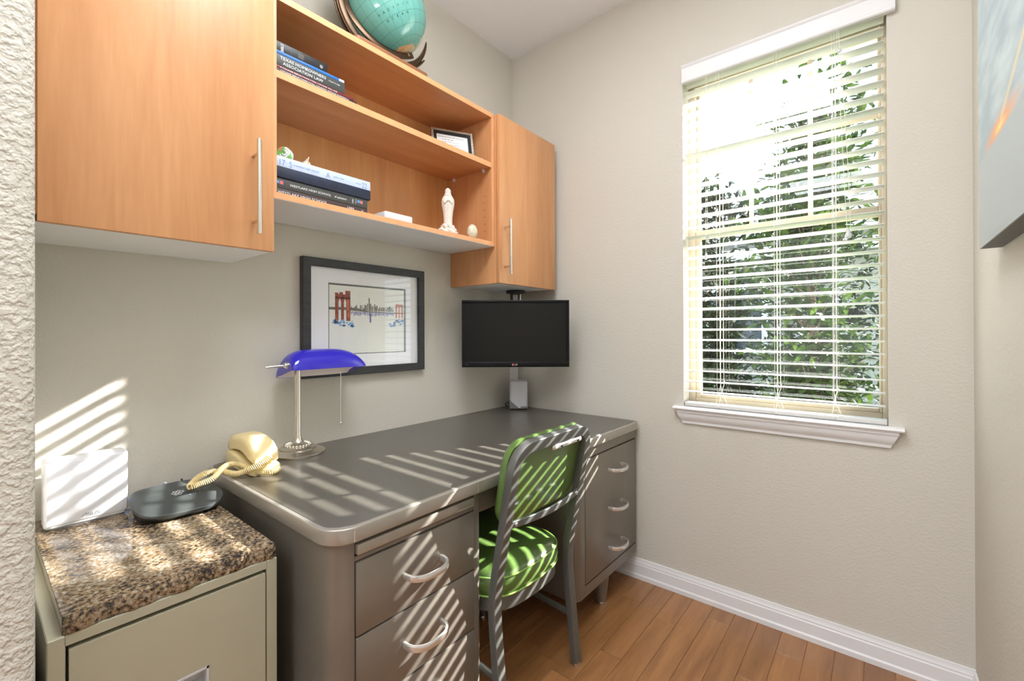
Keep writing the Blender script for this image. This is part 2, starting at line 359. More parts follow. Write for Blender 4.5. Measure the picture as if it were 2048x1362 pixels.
# ------------------------------------------------------------------ mesh helpers
class B:
    def __init__(s): s.bm = bmesh.new()
    def _add(s, t, mtx=None):
        if mtx is not None: bmesh.ops.transform(t, matrix=mtx, verts=t.verts)
        me = bpy.data.meshes.new('t'); t.to_mesh(me); t.free(); s.bm.from_mesh(me); bpy.data.meshes.remove(me); return s
    def box(s, x0, x1, y0, y1, z0, z1, bev=0.0, seg=2, mtx=None):
        t = bmesh.new(); bmesh.ops.create_cube(t, size=1)
        for v in t.verts: v.co = Vector(((x0+x1)/2+v.co.x*(x1-x0), (y0+y1)/2+v.co.y*(y1-y0), (z0+z1)/2+v.co.z*(z1-z0)))
        if bev > 0: bmesh.ops.bevel(t, geom=list(t.edges), offset=bev, segments=seg, affect='EDGES', profile=0.5)
        return s._add(t, mtx)
    def prism(s, pts, a, b, axis='z', bev=0.0, seg=2, mtx=None):
        # closed outline pts (2D) extruded from a to b along axis
        t = bmesh.new()
        def mk(p, h): return {'z': (p[0], p[1], h), 'y': (p[0], h, p[1]), 'x': (h, p[0], p[1])}[axis]
        lo = [t.verts.new(mk(p, a)) for p in pts]; hi = [t.verts.new(mk(p, b)) for p in pts]
        n = len(pts); f1 = t.faces.new(lo); f2 = t.faces.new(hi)
        for i in range(n): t.faces.new((lo[i], lo[(i+1) % n], hi[(i+1) % n], hi[i]))
        bmesh.ops.recalc_face_normals(t, faces=t.faces)
        if bev > 0:
            ed = list(set(list(f1.edges)+list(f2.edges)))
            bmesh.ops.bevel(t, geom=ed, offset=bev, segments=seg, affect='EDGES', profile=0.5)
        return s._add(t, mtx)
    def lathe(s, prof, c=(0, 0, 0), seg=32, mtx=None):
        t = bmesh.new(); rows = []
        for r, z in prof:
            if r < 1e-6: rows.append([t.verts.new((0, 0, z))])
            else: rows.append([t.verts.new((r*math.cos(2*PI*i/seg), r*math.sin(2*PI*i/seg), z)) for i in range(seg)])
        for a, b in zip(rows, rows[1:]):
            for i in range(seg):
                j = (i+1) % seg
                if len(a) == 1 and len(b) == 1: continue
                if len(a) == 1: t.faces.new((a[0], b[i], b[j]))
                elif len(b) == 1: t.faces.new((a[i], a[j], b[0]))
                else: t.faces.new((a[i], a[j], b[j], b[i]))
        bmesh.ops.recalc_face_normals(t, faces=t.faces)
        mm = Matrix.Translation(c)
        return s._add(t, mm if mtx is None else mtx @ mm)
    def cyl(s, p, q, r0, r1=None, seg=16, mtx=None):
        p, q = Vector(p), Vector(q); r1 = r0 if r1 is None else r1; h = (q-p).length
        rot = (q-p).to_track_quat('Z', 'Y').to_matrix().to_4x4(); rot.translation = p
        return s.lathe([(0, 0), (r0, 0), (r1, h), (0, h)], (0, 0, 0), seg, rot if mtx is None else mtx @ rot)
    def sph(s, c, r, seg=16, rings=10, sc=(1, 1, 1), mtx=None):
        prof = [(r*math.sin(PI*i/rings), -r*math.cos(PI*i/rings)) for i in range(rings+1)]
        prof[0] = (0, -r); prof[-1] = (0, r)
        mm = Matrix.Translation(c) @ Matrix.Diagonal((sc[0], sc[1], sc[2], 1))
        return s.lathe(prof, (0, 0, 0), seg, mm if mtx is None else mtx @ mm)
    def tube(s, path, r, seg=8, closed=False, prof=None, up=None, mtx=None):
        # sweep a circle (or a 2D profile list) along a path
        t = bmesh.new(); P = [Vector(p) for p in path]; n = len(P); rows = []
        r0 = r[0] if isinstance(r, (list, tuple)) else r
        pr = prof or [(r0*math.cos(2*PI*i/seg), r0*math.sin(2*PI*i/seg)) for i in range(seg)]
        nrm = None
        for i in range(n):
            if closed: tg = P[(i+1) % n]-P[i-1]
            else: tg = P[min(i+1, n-1)]-P[max(i-1, 0)]
            tg.normalize()
            if up is not None:
                a = Vector(up).cross(tg)
                if a.length < 1e-6: a = Vector((1, 0, 0))
                a.normalize(); nrm = a
            else:
                if nrm is None:
                    ref = Vector((0, 0, 1)) if abs(tg.z) < 0.9 else Vector((1, 0, 0))
                    nrm = ref.cross(tg).normalized()
                else:
                    nrm = (nrm-tg*nrm.dot(tg)).normalized()
            bi = tg.cross(nrm)
            rr = (r[i] if prof else r[i]/r[0]) if isinstance(r, (list, tuple)) else 1.0
            rows.append([t.verts.new(P[i]+nrm*(x*rr)+bi*(y*rr)) for x, y in pr])
        k = len(pr)
        for i in range(n if closed else n-1):
            a, b = rows[i], rows[(i+1) % n]
            for j in range(k): t.faces.new((a[j], a[(j+1) % k], b[(j+1) % k], b[j]))
        if not closed: t.faces.new(rows[0][::-1]); t.faces.new(rows[-1])
        bmesh.ops.recalc_face_normals(t, faces=t.faces)
        return s._add(t, mtx)
    def grid(s, fn, nu, nv, cu=False, cv=False, mtx=None):
        t = bmesh.new(); V = [[t.verts.new(fn(i/(nu if cu else nu-1), j/(nv if cv else nv-1))) for j in range(nv)] for i in range(nu)]
        for i in range(nu if cu else nu-1):
            for j in range(nv if cv else nv-1):
                t.faces.new((V[i][j], V[(i+1) % nu][j], V[(i+1) % nu][(j+1) % nv], V[i][(j+1) % nv]))
        bmesh.ops.recalc_face_normals(t, faces=t.faces)
        return s._add(t, mtx)
    def poly(s, pts, mtx=None):
        t = bmesh.new(); t.faces.new([t.verts.new(p) for p in pts]); return s._add(t, mtx)
    def text(s, txt, size, mtx, align='LEFT', ext=0.0002, shear=0.0, sx=1.0):
        cu = bpy.data.curves.new('t', 'FONT'); cu.body = txt; cu.size = size; cu.align_x = align; cu.extrude = ext; cu.resolution_u = 2; cu.shear = shear
        ob = bpy.data.objects.new('t', cu); COL.objects.link(ob)
        dg = bpy.context.evaluated_depsgraph_get(); me = bpy.data.meshes.new_from_object(ob.evaluated_get(dg))
        me.transform(mtx @ Matrix.Diagonal((sx, 1, 1, 1))); s.bm.from_mesh(me)
        bpy.data.meshes.remove(me); bpy.data.objects.remove(ob); bpy.data.curves.remove(cu); return s
    def xf(s, mtx): bmesh.ops.transform(s.bm, matrix=mtx, verts=s.bm.verts); return s

def frame(o, right, up):
    r = Vector(right).normalized(); u = Vector(up).normalized(); n = r.cross(u)
    mm = Matrix((r, u, n)).transposed().to_4x4(); mm.translation = Vector(o); return mm
def rrect(x0, x1, y0, y1, r, seg=6):
    rs = r if isinstance(r, (list, tuple)) else (r, r, r, r); out = []
    for (cx, cy, a0, q) in ((x0, y0, PI, 0), (x1, y0, 1.5*PI, 1), (x1, y1, 0, 2), (x0, y1, .5*PI, 3)):
        rr = max(rs[q], 1e-4); sx = 1 if q in (0, 3) else -1; sy = 1 if q in (0, 1) else -1
        for i in range(seg+1):
            a = a0+.5*PI*i/seg; out.append((cx+sx*rr+rr*math.cos(a), cy+sy*rr+rr*math.sin(a)))
    return out
def bez(pts, n=24):
    # Catmull-Rom through pts
    P = [Vector(p) for p in pts]; P = [P[0]*2-P[1]]+P+[P[-1]*2-P[-2]]; out = []; k = len(P)-3
    for i in range(k):
        for j in range(n):
            t = j/n; a, b, c, d = P[i:i+4]
            out.append(.5*((2*b)+(c-a)*t+(2*a-5*b+4*c-d)*t*t+(3*b-a-3*c+d)*t**3))
    out.append(P[-2]); return out

ROOT = {}
def thing(name, label, cat, loc=(0, 0, 0), rotz=0.0, group=None, mtx=None):
    o = bpy.data.objects.new(name, None); COL.objects.link(o); o.empty_display_size = .05
    mw = mtx if mtx is not None else Matrix.Translation(loc) @ Matrix.Rotation(rotz, 4, 'Z')
    o.matrix_world = mw; ROOT[o.name] = mw.copy()
    o['label'] = label; o['category'] = cat
    if group: o['group'] = group
    return o
def struct(name, loc=(0, 0, 0)):
    o = bpy.data.objects.new(name, None); COL.objects.link(o); o.location = loc; o.empty_display_size = .05
    ROOT[o.name] = Matrix.Translation(loc); o['kind'] = 'structure'; return o
def root_of(o):
    while o.parent: o = o.parent
    return o
def obj(name, b, mt, parent=None, local=False, smooth=0.6, label=None, kind=None, cat=None, group=None, loc=None):
    me = bpy.data.meshes.new(name)
    if parent is not None and not local:
        mw = ROOT[root_of(parent).name]; bmesh.ops.transform(b.bm, matrix=mw.inverted(), verts=b.bm.verts)
    elif parent is None and loc is not None:
        bmesh.ops.transform(b.bm, matrix=Matrix.Translation(-Vector(loc)), verts=b.bm.verts)
    b.bm.to_mesh(me); b.bm.free()
    for mm in (mt if isinstance(mt, (list, tuple)) else [mt]): me.materials.append(mm)
    for p in me.polygons: p.use_smooth = True
    if smooth is not None: me.set_sharp_from_angle(angle=smooth)
    o = bpy.data.objects.new(name, me); COL.objects.link(o)
    if parent is not None: o.parent = parent
    else:
        if loc is not None: o.location = loc
        ROOT[o.name] = Matrix.Translation(loc or (0, 0, 0))
    if label: o['label'] = label
    if kind: o['kind'] = kind
    if cat: o['category'] = cat
    if group: o['group'] = group
    return o
def inst(name, src, parent, loc=(0, 0, 0), mtx=None):
    o = src.copy(); o.name = name; COL.objects.link(o); o.parent = parent
    if mtx is not None: o.matrix_local = mtx
    else: o.location = loc
    return o

H, WX = 2.74, 1.8714
# ------------------------------------------------------------------ room shell
XJ0, XJ1, ZS, ZH = 0.972, 1.665, 0.828, 2.30
b = B(); T = 0.16
b.box(-.12, XJ0, 0, T, 0, H); b.box(XJ1, 4.3, 0, T, 0, H); b.box(XJ0, XJ1, 0, T, 0, ZS-.012); b.box(XJ0, XJ1, 0, T, ZH, H)
T2 = T+.11; b.box(-.12, .955, T, T2, -.2, H); b.box(1.672, 4.3, T, T2, -.2, H); b.box(.955, 1.672, T, T2, -.2, ZS-.03); b.box(.955, 1.672, T, T2, ZH+.01, H)  # unseen outer wall layer, added so its right edge cuts off the sun
obj('wall_back', b, M['wall'], kind='structure', smooth=.3)
obj('wall_left', B().box(-.12, 0, -5.6, 0, 0, H), M['wall'], kind='structure', smooth=.3)
obj('wall_right', B().box(WX, WX+.12, -2.5, 0, 0, H), M['wall'], kind='structure', smooth=.3)
b = B(); b.prism(rrect(0, .66, -2.10, -1.945, (.001, .02, .02, .001), 6), 0, H)
obj('wall_near', b, M['wall_rough'], kind='structure', smooth=.9)
obj('wall_rear', B().box(-.12, 4.3, -5.6, -5.48, 0, H), M['wall'], kind='structure')
obj('wall_east', B().box(4.18, 4.3, -5.48, 0, 0, H), M['wall'], kind='structure')
obj('ceiling', B().box(-.12, 4.3, -5.6, T, H, H+.1), M['ceil'], kind='structure')
# floor: planks 83 mm wide running towards the window wall
fl = struct('floor')
obj('subfloor', B().box(-.12, 4.3, -5.6, 0, -.06, -.0035), M['gap'], fl)
k = 0
PW = .083
x = .600-PW*7
plank_meshes = {}
while x < 4.2:
    y = 0.0-R.uniform(0, .7)
    ys = [0.0, y]
    if abs(x-(.683)) < .02: ys = [0.0, -.70]
    while ys[-1] > -5.4: ys.append(max(-5.5, ys[-1]-R.uniform(.55, 1.25)))
    near = -.02 < x < 2.0
    if near:
        for a, c in zip(ys, ys[1:]):
            if c < -2.6: c2 = max(c, -2.9)
            else: c2 = c
            if a <= -2.9: break
            q = B().box(x+.0006, x+PW-.0006, c2+.0006, a-.0006, -.0035, R.uniform(-.0003, .0003), .0008, 1)
            obj('plank', q, M['plank'], fl)
        obj('plank', B().box(x+.0006, x+PW-.0006, -5.5, -2.9, -.0035, 0, .0008, 1), M['plank'], fl)
    else:
        obj('plank', B().box(x+.0006, x+PW-.0006, -5.5, -.001, -.0035, 0, .0008, 1), M['plank'], fl)
    x += PW
# baseboards with a moulded profile
prof = [(0, 0), (-.017, 0), (-.017, .018), (-.013, .024), (-.012, .064), (-.0095, .068), (-.0095, .074), (-.006, .080), (-.005, .0915), (0, .0925)]
obj('baseboard_back', B().prism(prof, 0.0, WX, 'x'), M['white'], kind='structure', smooth=.5)
obj('baseboard_left', B().prism([(-p, z) for p, z in prof], -1.945, -.018, 'y'), M['white'], kind='structure', smooth=.5)
obj('baseboard_right', B().prism([(WX+p, z) for p, z in prof], -2.5, -.018, 'y'), M['white'], kind='structure', smooth=.5)

# window stool (sill) and apron
SILL = struct('trim_1', (1.32, 0, .80))
sp = [(.155, .816), (-.030, .816), (-.037, .818), (-.040, .823), (-.037, .828), (-.030, .831), (.0, .831), (.155, .831)]
b = B(); b.prism(sp, .935, 1.706, 'x'); obj('sill', b, M['white'], SILL, smooth=.7)
ap = [(-.002, .816), (-.030, .816), (-.030, .806), (-.026, .803), (-.024, .790), (-.018, .778), (-.011, .768), (-.010, .757), (-.002, .756)]
def apf(u, v):
    i = min(int(round(u*(len(ap)-1))), len(ap)-1); y, z = ap[i]; t = max(0, (.806-z)/.05)*.023
    return Vector((.948+t+(1.692-.948-2*t)*v, y, z))
b = B(); b.grid(apf, len(ap), 2)
for v in (0, 1): b.poly([apf(i/(len(ap)-1), v) for i in range(len(ap))])
obj('apron', b, M['white'], SILL, smooth=.5)

# window: almond single hung unit
WN = struct('window_1', (1.318, .10, 1.55))
b = B()
b.box(XJ0, 1.000, .075, .145, ZS, ZH, .002); b.box(1.650, XJ1, .075, .145, ZS, ZH, .002); b.box(1.0, 1.65, .075, .145, 2.255, ZH, .002); b.box(1.0, 1.65, .075, .145, ZS, .862, .002)
obj('frame', b, M['almond'], WN)
b = B(); b.box(1.000, 1.012, .108, .132, 1.60, 2.255, .002); b.box(1.640, 1.650, .108, .132, 1.60, 2.255, .002); b.box(1.012, 1.64, .108, .132, 2.243, 2.255, .002); b.box(1.012, 1.64, .108, .132, 1.58, 1.612, .002)
obj('upper_sash', b, M['almond'], WN)
b = B(); b.box(1.000, 1.022, .080, .106, .862, 1.612, .003); b.box(1.641, 1.650, .080, .106, .862, 1.612, .003); b.box(1.022, 1.641, .080, .106, .862, .878, .003); b.box(1.022, 1.641, .080, .106, 1.574, 1.612, .003)
obj('lower_sash', b, M['almond'], WN)
for xm in (1.221, 1.432): obj('muntin', B().box(xm-.008, xm+.008, .114, .126, 1.612, 2.243, .002), M['almond'], WN)
obj('muntin', B().box(1.012, 1.64, .1135, .1265, 1.944, 1.964, .002), M['almond'], WN)
obj('pane', B().box(1.010, 1.642, .119, .121, 1.605, 2.246), M['glass'], WN)
obj('pane', B().box(1.020, 1.643, .092, .094, .872, 1.58), M['glass'], WN)

# ------------------------------------------------------------------ window blind
BL = thing('window_blind', 'white wide-slat venetian blind hanging in front of the window', 'blind', (1.318, .02, .835))
vp = [(-.004, 2.246), (-.022, 2.246), (-.026, 2.250), (-.026, 2.258), (-.024, 2.262), (-.024, 2.308), (-.029, 2.314), (-.031, 2.320), (-.004, 2.320)]
obj('valance', B().prism(vp, .976, 1.688, 'x'), M['white'], BL, smooth=.4)
obj('headrail', B().box(.978, 1.659, .002, .052, 2.268, 2.299, .002), M['white'], BL)
TILT = math.radians(3.5); SW = .048; SX0, SX1 = .980, 1.657
def slat_bm():
    q = B(); n = 6; up = []; dn = []
    for i in range(n+1):
        t = i/n-.5; zz = .0035*(1-4*t*t); up.append((t*SW, zz)); dn.append((t*SW, zz-.0026))
    q.prism(up+dn[::-1], SX0, SX1, 'x'); return q
zt, zb, NS = 2.2515, .8955, 31
s0 = None
for i in range(NS):
    z = zt-(zt-zb)*i/(NS-1)
    tl = TILT*(2.0 if i < 2 else (1.0+.10*math.sin(i*1.7)))
    if s0 is None:
        s0 = obj('slat', slat_bm(), M['slat'], BL, local=True, smooth=.5)
    s_ = s0 if i == 0 else inst('slat', s0, BL)
    s_.matrix_local = Matrix.Translation((-1.318, 0.0, z-.835)) @ Matrix.Rotation(-tl, 4, 'X')
obj('bottom_rail', B().prism(rrect(-.005, .047, .8325, .8485, .004, 3), SX0-.001, SX1+.004, 'x'), M['slat'], BL)
for xa, xb in ((1.113, 1.125), (1.325, 1.336), (1.510, 1.519)):
    for kx, xx in enumerate((xa, xb)):
        for yy in (-.0075, .0475):
            w = .012*(1 if kx else -.4)
            pts = [(xx, yy, 2.27), (xx, yy, 1.6), (xx, yy, 1.0), (xx+w*.3, yy, .945), (xx-w*.4, yy-.002*(yy < 0), .90), (xx+w, yy, .849)]
            obj('ladder_cord', B().tube(bez(pts, 5), .0008, 5), M['cord'], BL)
    obj('cord_plug', B().sph((.5*(xa+xb), -.006, .840), .005, 10, 6), M['slat'], BL)
def pull(x0, x1, z1, tassel):
    for dx in (0, .012):
        obj('pull_cord', B().tube(bez([(x0+dx*.4, -.012, 2.26), (.5*(x0+x1)+dx, -.013, .5*(2.26+z1)), (x1+dx*.9, -.013, z1+.035), (x1+.003+dx*.2, -.013, z1+.012)], 6), .0009, 5), M['cord'], BL)
    if tassel: obj('tassel', B().lathe([(0, .016), (.004, .015), (.006, .004), (.010, -.006), (.011, -.014), (.008, -.018), (0, -.019)], (x1+.004, -.013, z1), 14), M['clear'], BL)
pull(1.526, 1.553, 1.508, True)
for xx, z1 in ((1.078, 1.552), (1.072, 1.478)):
    obj('tilt_cord', B().tube([(xx, -.012, 2.26), (xx, -.013, z1+.015)], .0008, 5), M['cord'], BL)
    obj('tassel', B().lathe([(0, .017), (.003, .016), (.005, 0), (.006, -.012), (0, -.014)], (xx, -.013, z1), 12), M['clear'], BL)
obj('equalizer_bead', B().sph((1.534, -.013, 2.17), .008, 12, 8, (1, .6, 1)), M['clear'], BL)

# ------------------------------------------------------------------ wall cabinets (left of the shelf, right of it)
def bar_handle(parent, x, y, z0, z1, m0, m1, face):
    hb = B().cyl((x, y, z0), (x, y, z1), .006, seg=16)
    h = obj('handle', hb, M['nickel'], parent)
    for z in (m0, m1): obj('handle_post', B().cyl((face, y, z), (x, y, z), .0042, seg=12), M['nickel'], h)
YL0, YL1, CD = -1.925, -1.462, .302
LC = thing('wall_cabinet', 'large cherry wall cabinet with bar handle above the filing cabinet', 'cabinet', (.15, -1.69, 1.387))
b = B(); b.box(.001, CD, YL0, YL0+.018, 1.389, 2.60); b.box(.001, CD, YL1-.018, YL1, 1.389, 2.60); b.box(.001, CD, YL0+.018, YL1-.018, 2.582, 2.60); b.box(.001, .012, YL0+.018, YL1-.018, 1.405, 2.582)
obj('carcass', b, M['wv'], LC)
obj('underside', B().box(.001, CD, YL0+.002, YL1-.002, 1.387, 1.405, .0005, 1), M['under'], LC)
d = obj('door', B().box(.304, .322, YL0+.004, YL1+.001, 1.387, 2.60, .0015, 2), M['wv'], LC)
bar_handle(d, .362, -1.515, 1.423, 1.677, 1.460, 1.640, .322)

YR0, YR1 = -.491, -.045
RC = thing('wall_cabinet', 'small cherry wall cabinet with bar handle above the monitor', 'cabinet', (.15, -.27, 1.381))
b = B(); b.box(.001, CD, YR0, YR0+.018, 1.381, 2.143, .0006, 1); b.box(.001, CD, YR1-.018, YR1, 1.381, 2.143, .0006, 1); b.box(.001, CD, YR0+.018, YR1-.018, 2.125, 2.143); b.box(.001, .012, YR0+.018, YR1-.018, 1.40, 2.125)
obj('carcass', b, M['wv'], RC)
obj('underside', B().box(.002, CD-.001, YR0+.018, YR1-.018, 1.382, 1.399, .0005, 1), M['under'], RC)
d = obj('door', B().box(.304, .322, YR0+.002, YR1+.002, 1.381, 2.145, .0015, 2), M['wv'], RC)
bar_handle(d, .362, -.457, 1.420, 1.669, 1.456, 1.637, .322)

# open shelf unit between the cabinets
SH = thing('shelf_unit', 'open cherry shelf unit with two shelves between the wall cabinets', 'shelf', (.15, -.977, 1.546))
YS0, YS1, SXF = -1.460, -.493, .295
def shelf(name, z0, z1, y0, y1, x1, under=None):
    s_ = obj(name, B().box(.004, x1-.0015, y0, y1, z0, z1), M['wh'], SH)
    obj('edge_band', B().box(x1-.0015, x1, y0, y1, z0, z1, .0004, 1), M['wedge'], s_)
    if under: obj('underside', B().box(.004, x1-.001, y0+.001, y1-.001, z0-.0012, z0), M['under'], s_)
    return s_
obj('back_panel', B().box(.001, .006, YS0+.018, YS1-.018, 1.566, 2.128), M['wback'], SH)
for ya, yb in ((YS0, YS0+.018), (YS1-.018, YS1)):
    p_ = obj('side_panel', B().box(.001, SXF-.0015, ya, yb, 1.5665, 2.127), M['wv'], SH)
    obj('edge_band', B().box(SXF-.0015, SXF, ya, yb, 1.5665, 2.127, .0004, 1), M['wedge'], p_)
    pin_y = yb-.012 if ya == YS1-.018 else yb
    if ya > -1:
        for zz in (1.62, 1.652, 1.684, 1.716, 1.748, 1.78): obj('pin_hole', B().cyl((.25, ya+.001, zz), (.25, ya-.0004, zz), .0022, seg=8), M['dark'], p_)
shelf('top_panel', 2.127, 2.147, YS0, YS1, SXF)
shelf('bottom_panel', 1.548, 1.5665, YS0, YS1, SXF, True)
shelf('adjustable_shelf', 1.901, 1.9235, YS0+.0185, YS1-.0185, SXF-.002)
for xx in (.055, .248):
    for yy, sg in ((YS1-.018, -1), (YS0+.018, 1)):
        b = B(); b.prism([(0, 1.901), (sg*.012, 1.901), (sg*.012, 1.897), (sg*.004, 1.888), (0, 1.888)], xx-.005, xx+.005, 'x')
        b.xf(Matrix.Translation((0, yy, 0))); obj('shelf_pin', b, M['wplastic'], SH)
obj('screw_cap', B().cyl((.006, -.955, 2.10), (.0085, -.955, 2.10), .004, seg=12), M['chrome'], SH)

# ------------------------------------------------------------------ steel tanker desk
DK = thing('desk', 'brushed steel office desk with dark top and D-shaped drawer pulls', 'desk', (.39, -.77, 0))
OUT = rrect(.004, .775, -1.540, -.018, (.05, .062, .03, .01), 10)
b = B(); b.prism(OUT, .707, .742, 'z', .004, 3); obj('top_edge_band', b, M['steelband'], DK, smooth=.5)
IN = rrect(.012, .764, -1.529, -.027, (.042, .054, .024, .006), 10)
obj('desktop', B().prism(IN, .7415, .7428, 'z', .0006, 1), M['lino'], DK, smooth=.5)
# bright seam in the band near the front left corner and over the kneehole
for yy in (-1.487, -1.105): obj('band_seam', B().box(.7745, .7754, yy-.0015, yy+.0015, .710, .738), M['handle'], DK)
def pedestal(y0, y1, ra, rb, dy0, dy1, dz0, dz1, zb):
    b = B()
    b.prism([p for p in rrect(.03, .757, y0, dy0, (.01, ra, .001, .001), 8)], zb, .7065)
    b.prism([p for p in rrect(.03, .757, dy1, y1, (.001, .001, rb, .01), 8)], zb, .7065)
    b.box(.03, .738, dy0, dy1, zb, .7065)
    b.box(.738, .757, dy0, dy1, zb, dz0-.003)
    if dz1 < .70: b.box(.738, .757, dy0, dy1, dz1+.003, .7065)
    return obj('pedestal', b, M['steel'], DK, smooth=.5)
def bail(parent, yc, zc, face, w=.116, dp=.050):
    pts = []
    for i in range(25):
        a = PI*i/24; c_, s_ = math.cos(a), math.sin(a)
        pts.append((face+dp*abs(s_)**.75, yc-w/2*(abs(c_)**.8)*(1 if c_ >= 0 else -1), zc))
    pts = [(face-.002, pts[0][1], zc)]+pts+[(face-.002, pts[-1][1], zc)]
    hp = rrect(-.004, .004, -.0072, .0072, .0016, 2)
    return obj('handle', B().tube(pts, 1, prof=hp, up=(0, 0, 1)), M['handle'], parent, smooth=.7)
pedestal(-1.527, -1.072, .045, .022, -1.476, -1.106, .1625, .703, .13)
obj('gap_shade_sheet', B().box(.737, .7395, -1.475, -1.107, .165, .703), M['dark'], DK)  # dark sheet painting the shade in the gaps round the drawers
obj('writing_slide', B().box(.735, .766, -1.474, -1.112, .672, .697, .004, 2), M['steelband'], DK)
obj('rail', B().box(.735, .756, -1.476, -1.106, .6575, .668, .001, 1), M['steel'], DK)
for z0 in (.4935, .3285, .1635):
    dr = obj('drawer', B().box(.739, .760, -1.4735, -1.1085, z0, z0+.1615, .0022, 2), M['steel'], DK)
    bail(dr, -1.289, z0+.081, .760)
pedestal(-.555, -.020, .035, .006, -.492, -.030, .175, .662, .13)
obj('gap_shade_sheet', B().box(.737, .7395, -.491, -.031, .176, .661), M['dark'], DK)  # same painted shade round the right-hand panel
dr = obj('drawer_panel', B().box(.739, .7585, -.4895, -.0325, .1775, .6595, .002, 2), M['steel'], DK)
for zz in (.579, .418, .253): bail(dr, -.243, zz, .7585)
obj('knee_drawer', B().box(.30, .742, -1.071, -.556, .634, .706, .003, 2), M['steel'], DK)
obj('modesty_panel', B().box(.03, .045, -1.072, -.555, .22, .7065), M['steel'], DK)
for fx, fy in ((.715, -.285), (.715, -1.30), (.10, -.285), (.10, -1.30)):
    f_ = obj('foot', B().lathe([(.0, .0), (.020, 0), (.0215, .012), (.034, .13), (0, .13)], (fx, fy, 0), 24), M['steel'], DK)
    obj('glide', B().lathe([(0, .0), (.0215, 0), (.0235, .004), (.0225, .011), (0, .011)], (fx, fy, 0), 24), M['chrome'], f_)

# ------------------------------------------------------------------ chair
CH = thing('chair', 'steel frame chair with green vinyl seat and back pulled up to the desk', 'chair', (.62, -.86, 0))
YP0, YP1 = -1.052, -.664
def xz(z): return .786+.19*(z-.40) if z > .44 else (.786+.19*(z-.40)*max(0, (z-.36)/.08) if z > .36 else .786+.036*((.36-z)/.36)**1.15)
def xs(z):
    return sum(xz(z+dz) for dz in (-.05, -.025, 0, .025, .05))/5
prf = [(-.0115, -.017), (.0115, -.017), (.0115, .017), (-.0115, .017)]
def bevprof(w, d, r): return rrect(-w, w, -d, d, r, 3)
path = []
ZT, RC_ = .833, .065
zz = .012
while zz < ZT-RC_: path.append(Vector((xs(zz), YP0, zz))); zz += .02
for i in range(9):
    a = PI-.5*PI*i/8; path.append(Vector((0, YP0+RC_+RC_*math.cos(a), ZT-RC_+RC_*math.sin(a))))
n_ = len(path)
mir = [Vector((p.x, YP0+YP1-p.y, p.z)) for p in path[::-1]]
path = path+mir
for p in path: p.x = xs(p.z)
b = B(); b.tube(path, 1, prof=bevprof(.0165, .0125, .0025), up=None)
obj('back_frame', b, M['steelframe'], CH, smooth=.6)
for yy in (YP0, YP1):
    obj('glide', B().lathe([(0, 0), (.012, 0), (.013, .004), (.010, .013), (0, .013)], (xs(.01), yy, 0), 16), M['chrome'], CH)
# lower back rail, bowed
rail = [Vector((xs(.61)+.006+.018*math.sin(PI*t), YP0+(YP1-YP0)*t, .612-.006*math.sin(PI*t))) for t in [i/16 for i in range(17)]]
obj('back_rail', B().tube(rail, 1, prof=bevprof(.004, .010, .002), up=(0, 0, 1)), M['steelframe'], CH)
for yy in (YP0+.032, YP1-.032):
    obj('bolt', B().sph((xs(.61)+.016, yy, .611), .006, 12, 8, (.6, 1, 1)), M['chrome'], CH)
# under-bar spindle bracket
b = B(); b.cyl((xs(.81)+.006, -.872, .806), (xs(.81)+.006, -.725, .806), .010, seg=14); b.sph((xs(.81)+.006, -.872, .806), .010, 14, 8); b.sph((xs(.81)+.006, -.725, .806), .010, 14, 8)
obj('top_bracket', b, M['handle'], CH)
for yy in (-.842, -.745): obj('bolt', B().cyl((xs(.81)+.013, yy, .804), (xs(.81)+.018, yy, .804), .003, seg=10), M['rubber'], CH)
# back pad: rounded cushion on the desk side of the frame
def pad(u, v):
    a = 2*PI*u; w, h, r = .203, .128, .07
    return a
zc_ = .722
def pad_ring(off, dx):
    o_ = []
    for (y, z) in rrect(-.201+off, .201-off, -.128+off, .130-off, .066-off*.6, 8): o_.append((y, z, dx))
    return o_
rings = [pad_ring(.012, -.0145), pad_ring(.0, -.019), pad_ring(-.002, -.030), pad_ring(.006, -.046), pad_ring(.03, -.054), pad_ring(.09, -.058)]
b = B(); t = bmesh.new(); rv = []
for rg in rings:
    rv.append([t.verts.new((xs(zc_+z)+dx, -.858+y, zc_+z)) for y, z, dx in rg])
for a, c in zip(rv, rv[1:]):
    n = len(a)
    for i in range(n): t.faces.new((a[i], a[(i+1) % n], c[(i+1) % n], c[i]))
t.faces.new(rv[0][::-1]); t.faces.new(rv[-1]); bmesh.ops.recalc_face_normals(t, faces=t.faces); b._add(t)
bp = obj('back_pad', b, M['vinyl'], CH, smooth=1.0)
# seat cushion
def seat_out(off, n=64):
    o_ = []
    for i in range(n):
        a = 2*PI*i/n; c_, s_ = math.cos(a), math.sin(a); e = 2/6.5
        px = (abs(c_)**e)*(1 if c_ >= 0 else -1); py = (abs(s_)**e)*(1 if s_ >= 0 else -1)
        hx = .205-off; hy = .198-off
        x_ = .572+hx*px; y_ = -.858+hy*py
        if px > 0: x_ += .022*px*max(0, 1-(py*1.02)**2); 
        if px > .55: y_ = -.858+(y_+.858)*(1-.13*(px-.55)/.45)
        else: y_ = y_
        o_.append((x_, y_))
    return o_
lv = [(.02, .366), (.004, .369), (.0, .380), (-.003, .398), (-.003, .416), (.001, .428), (.012, .438), (.040, .448), (.09, .456), (.14, .459)]
b = B(); t = bmesh.new(); rv = []
for off, z in lv: rv.append([t.verts.new((x_, y_, z)) for x_, y_ in seat_out(off)])
for a, c in zip(rv, rv[1:]):
    n = len(a)
    for i in range(n): t.faces.new((a[i], a[(i+1) % n], c[(i+1) % n], c[i]))
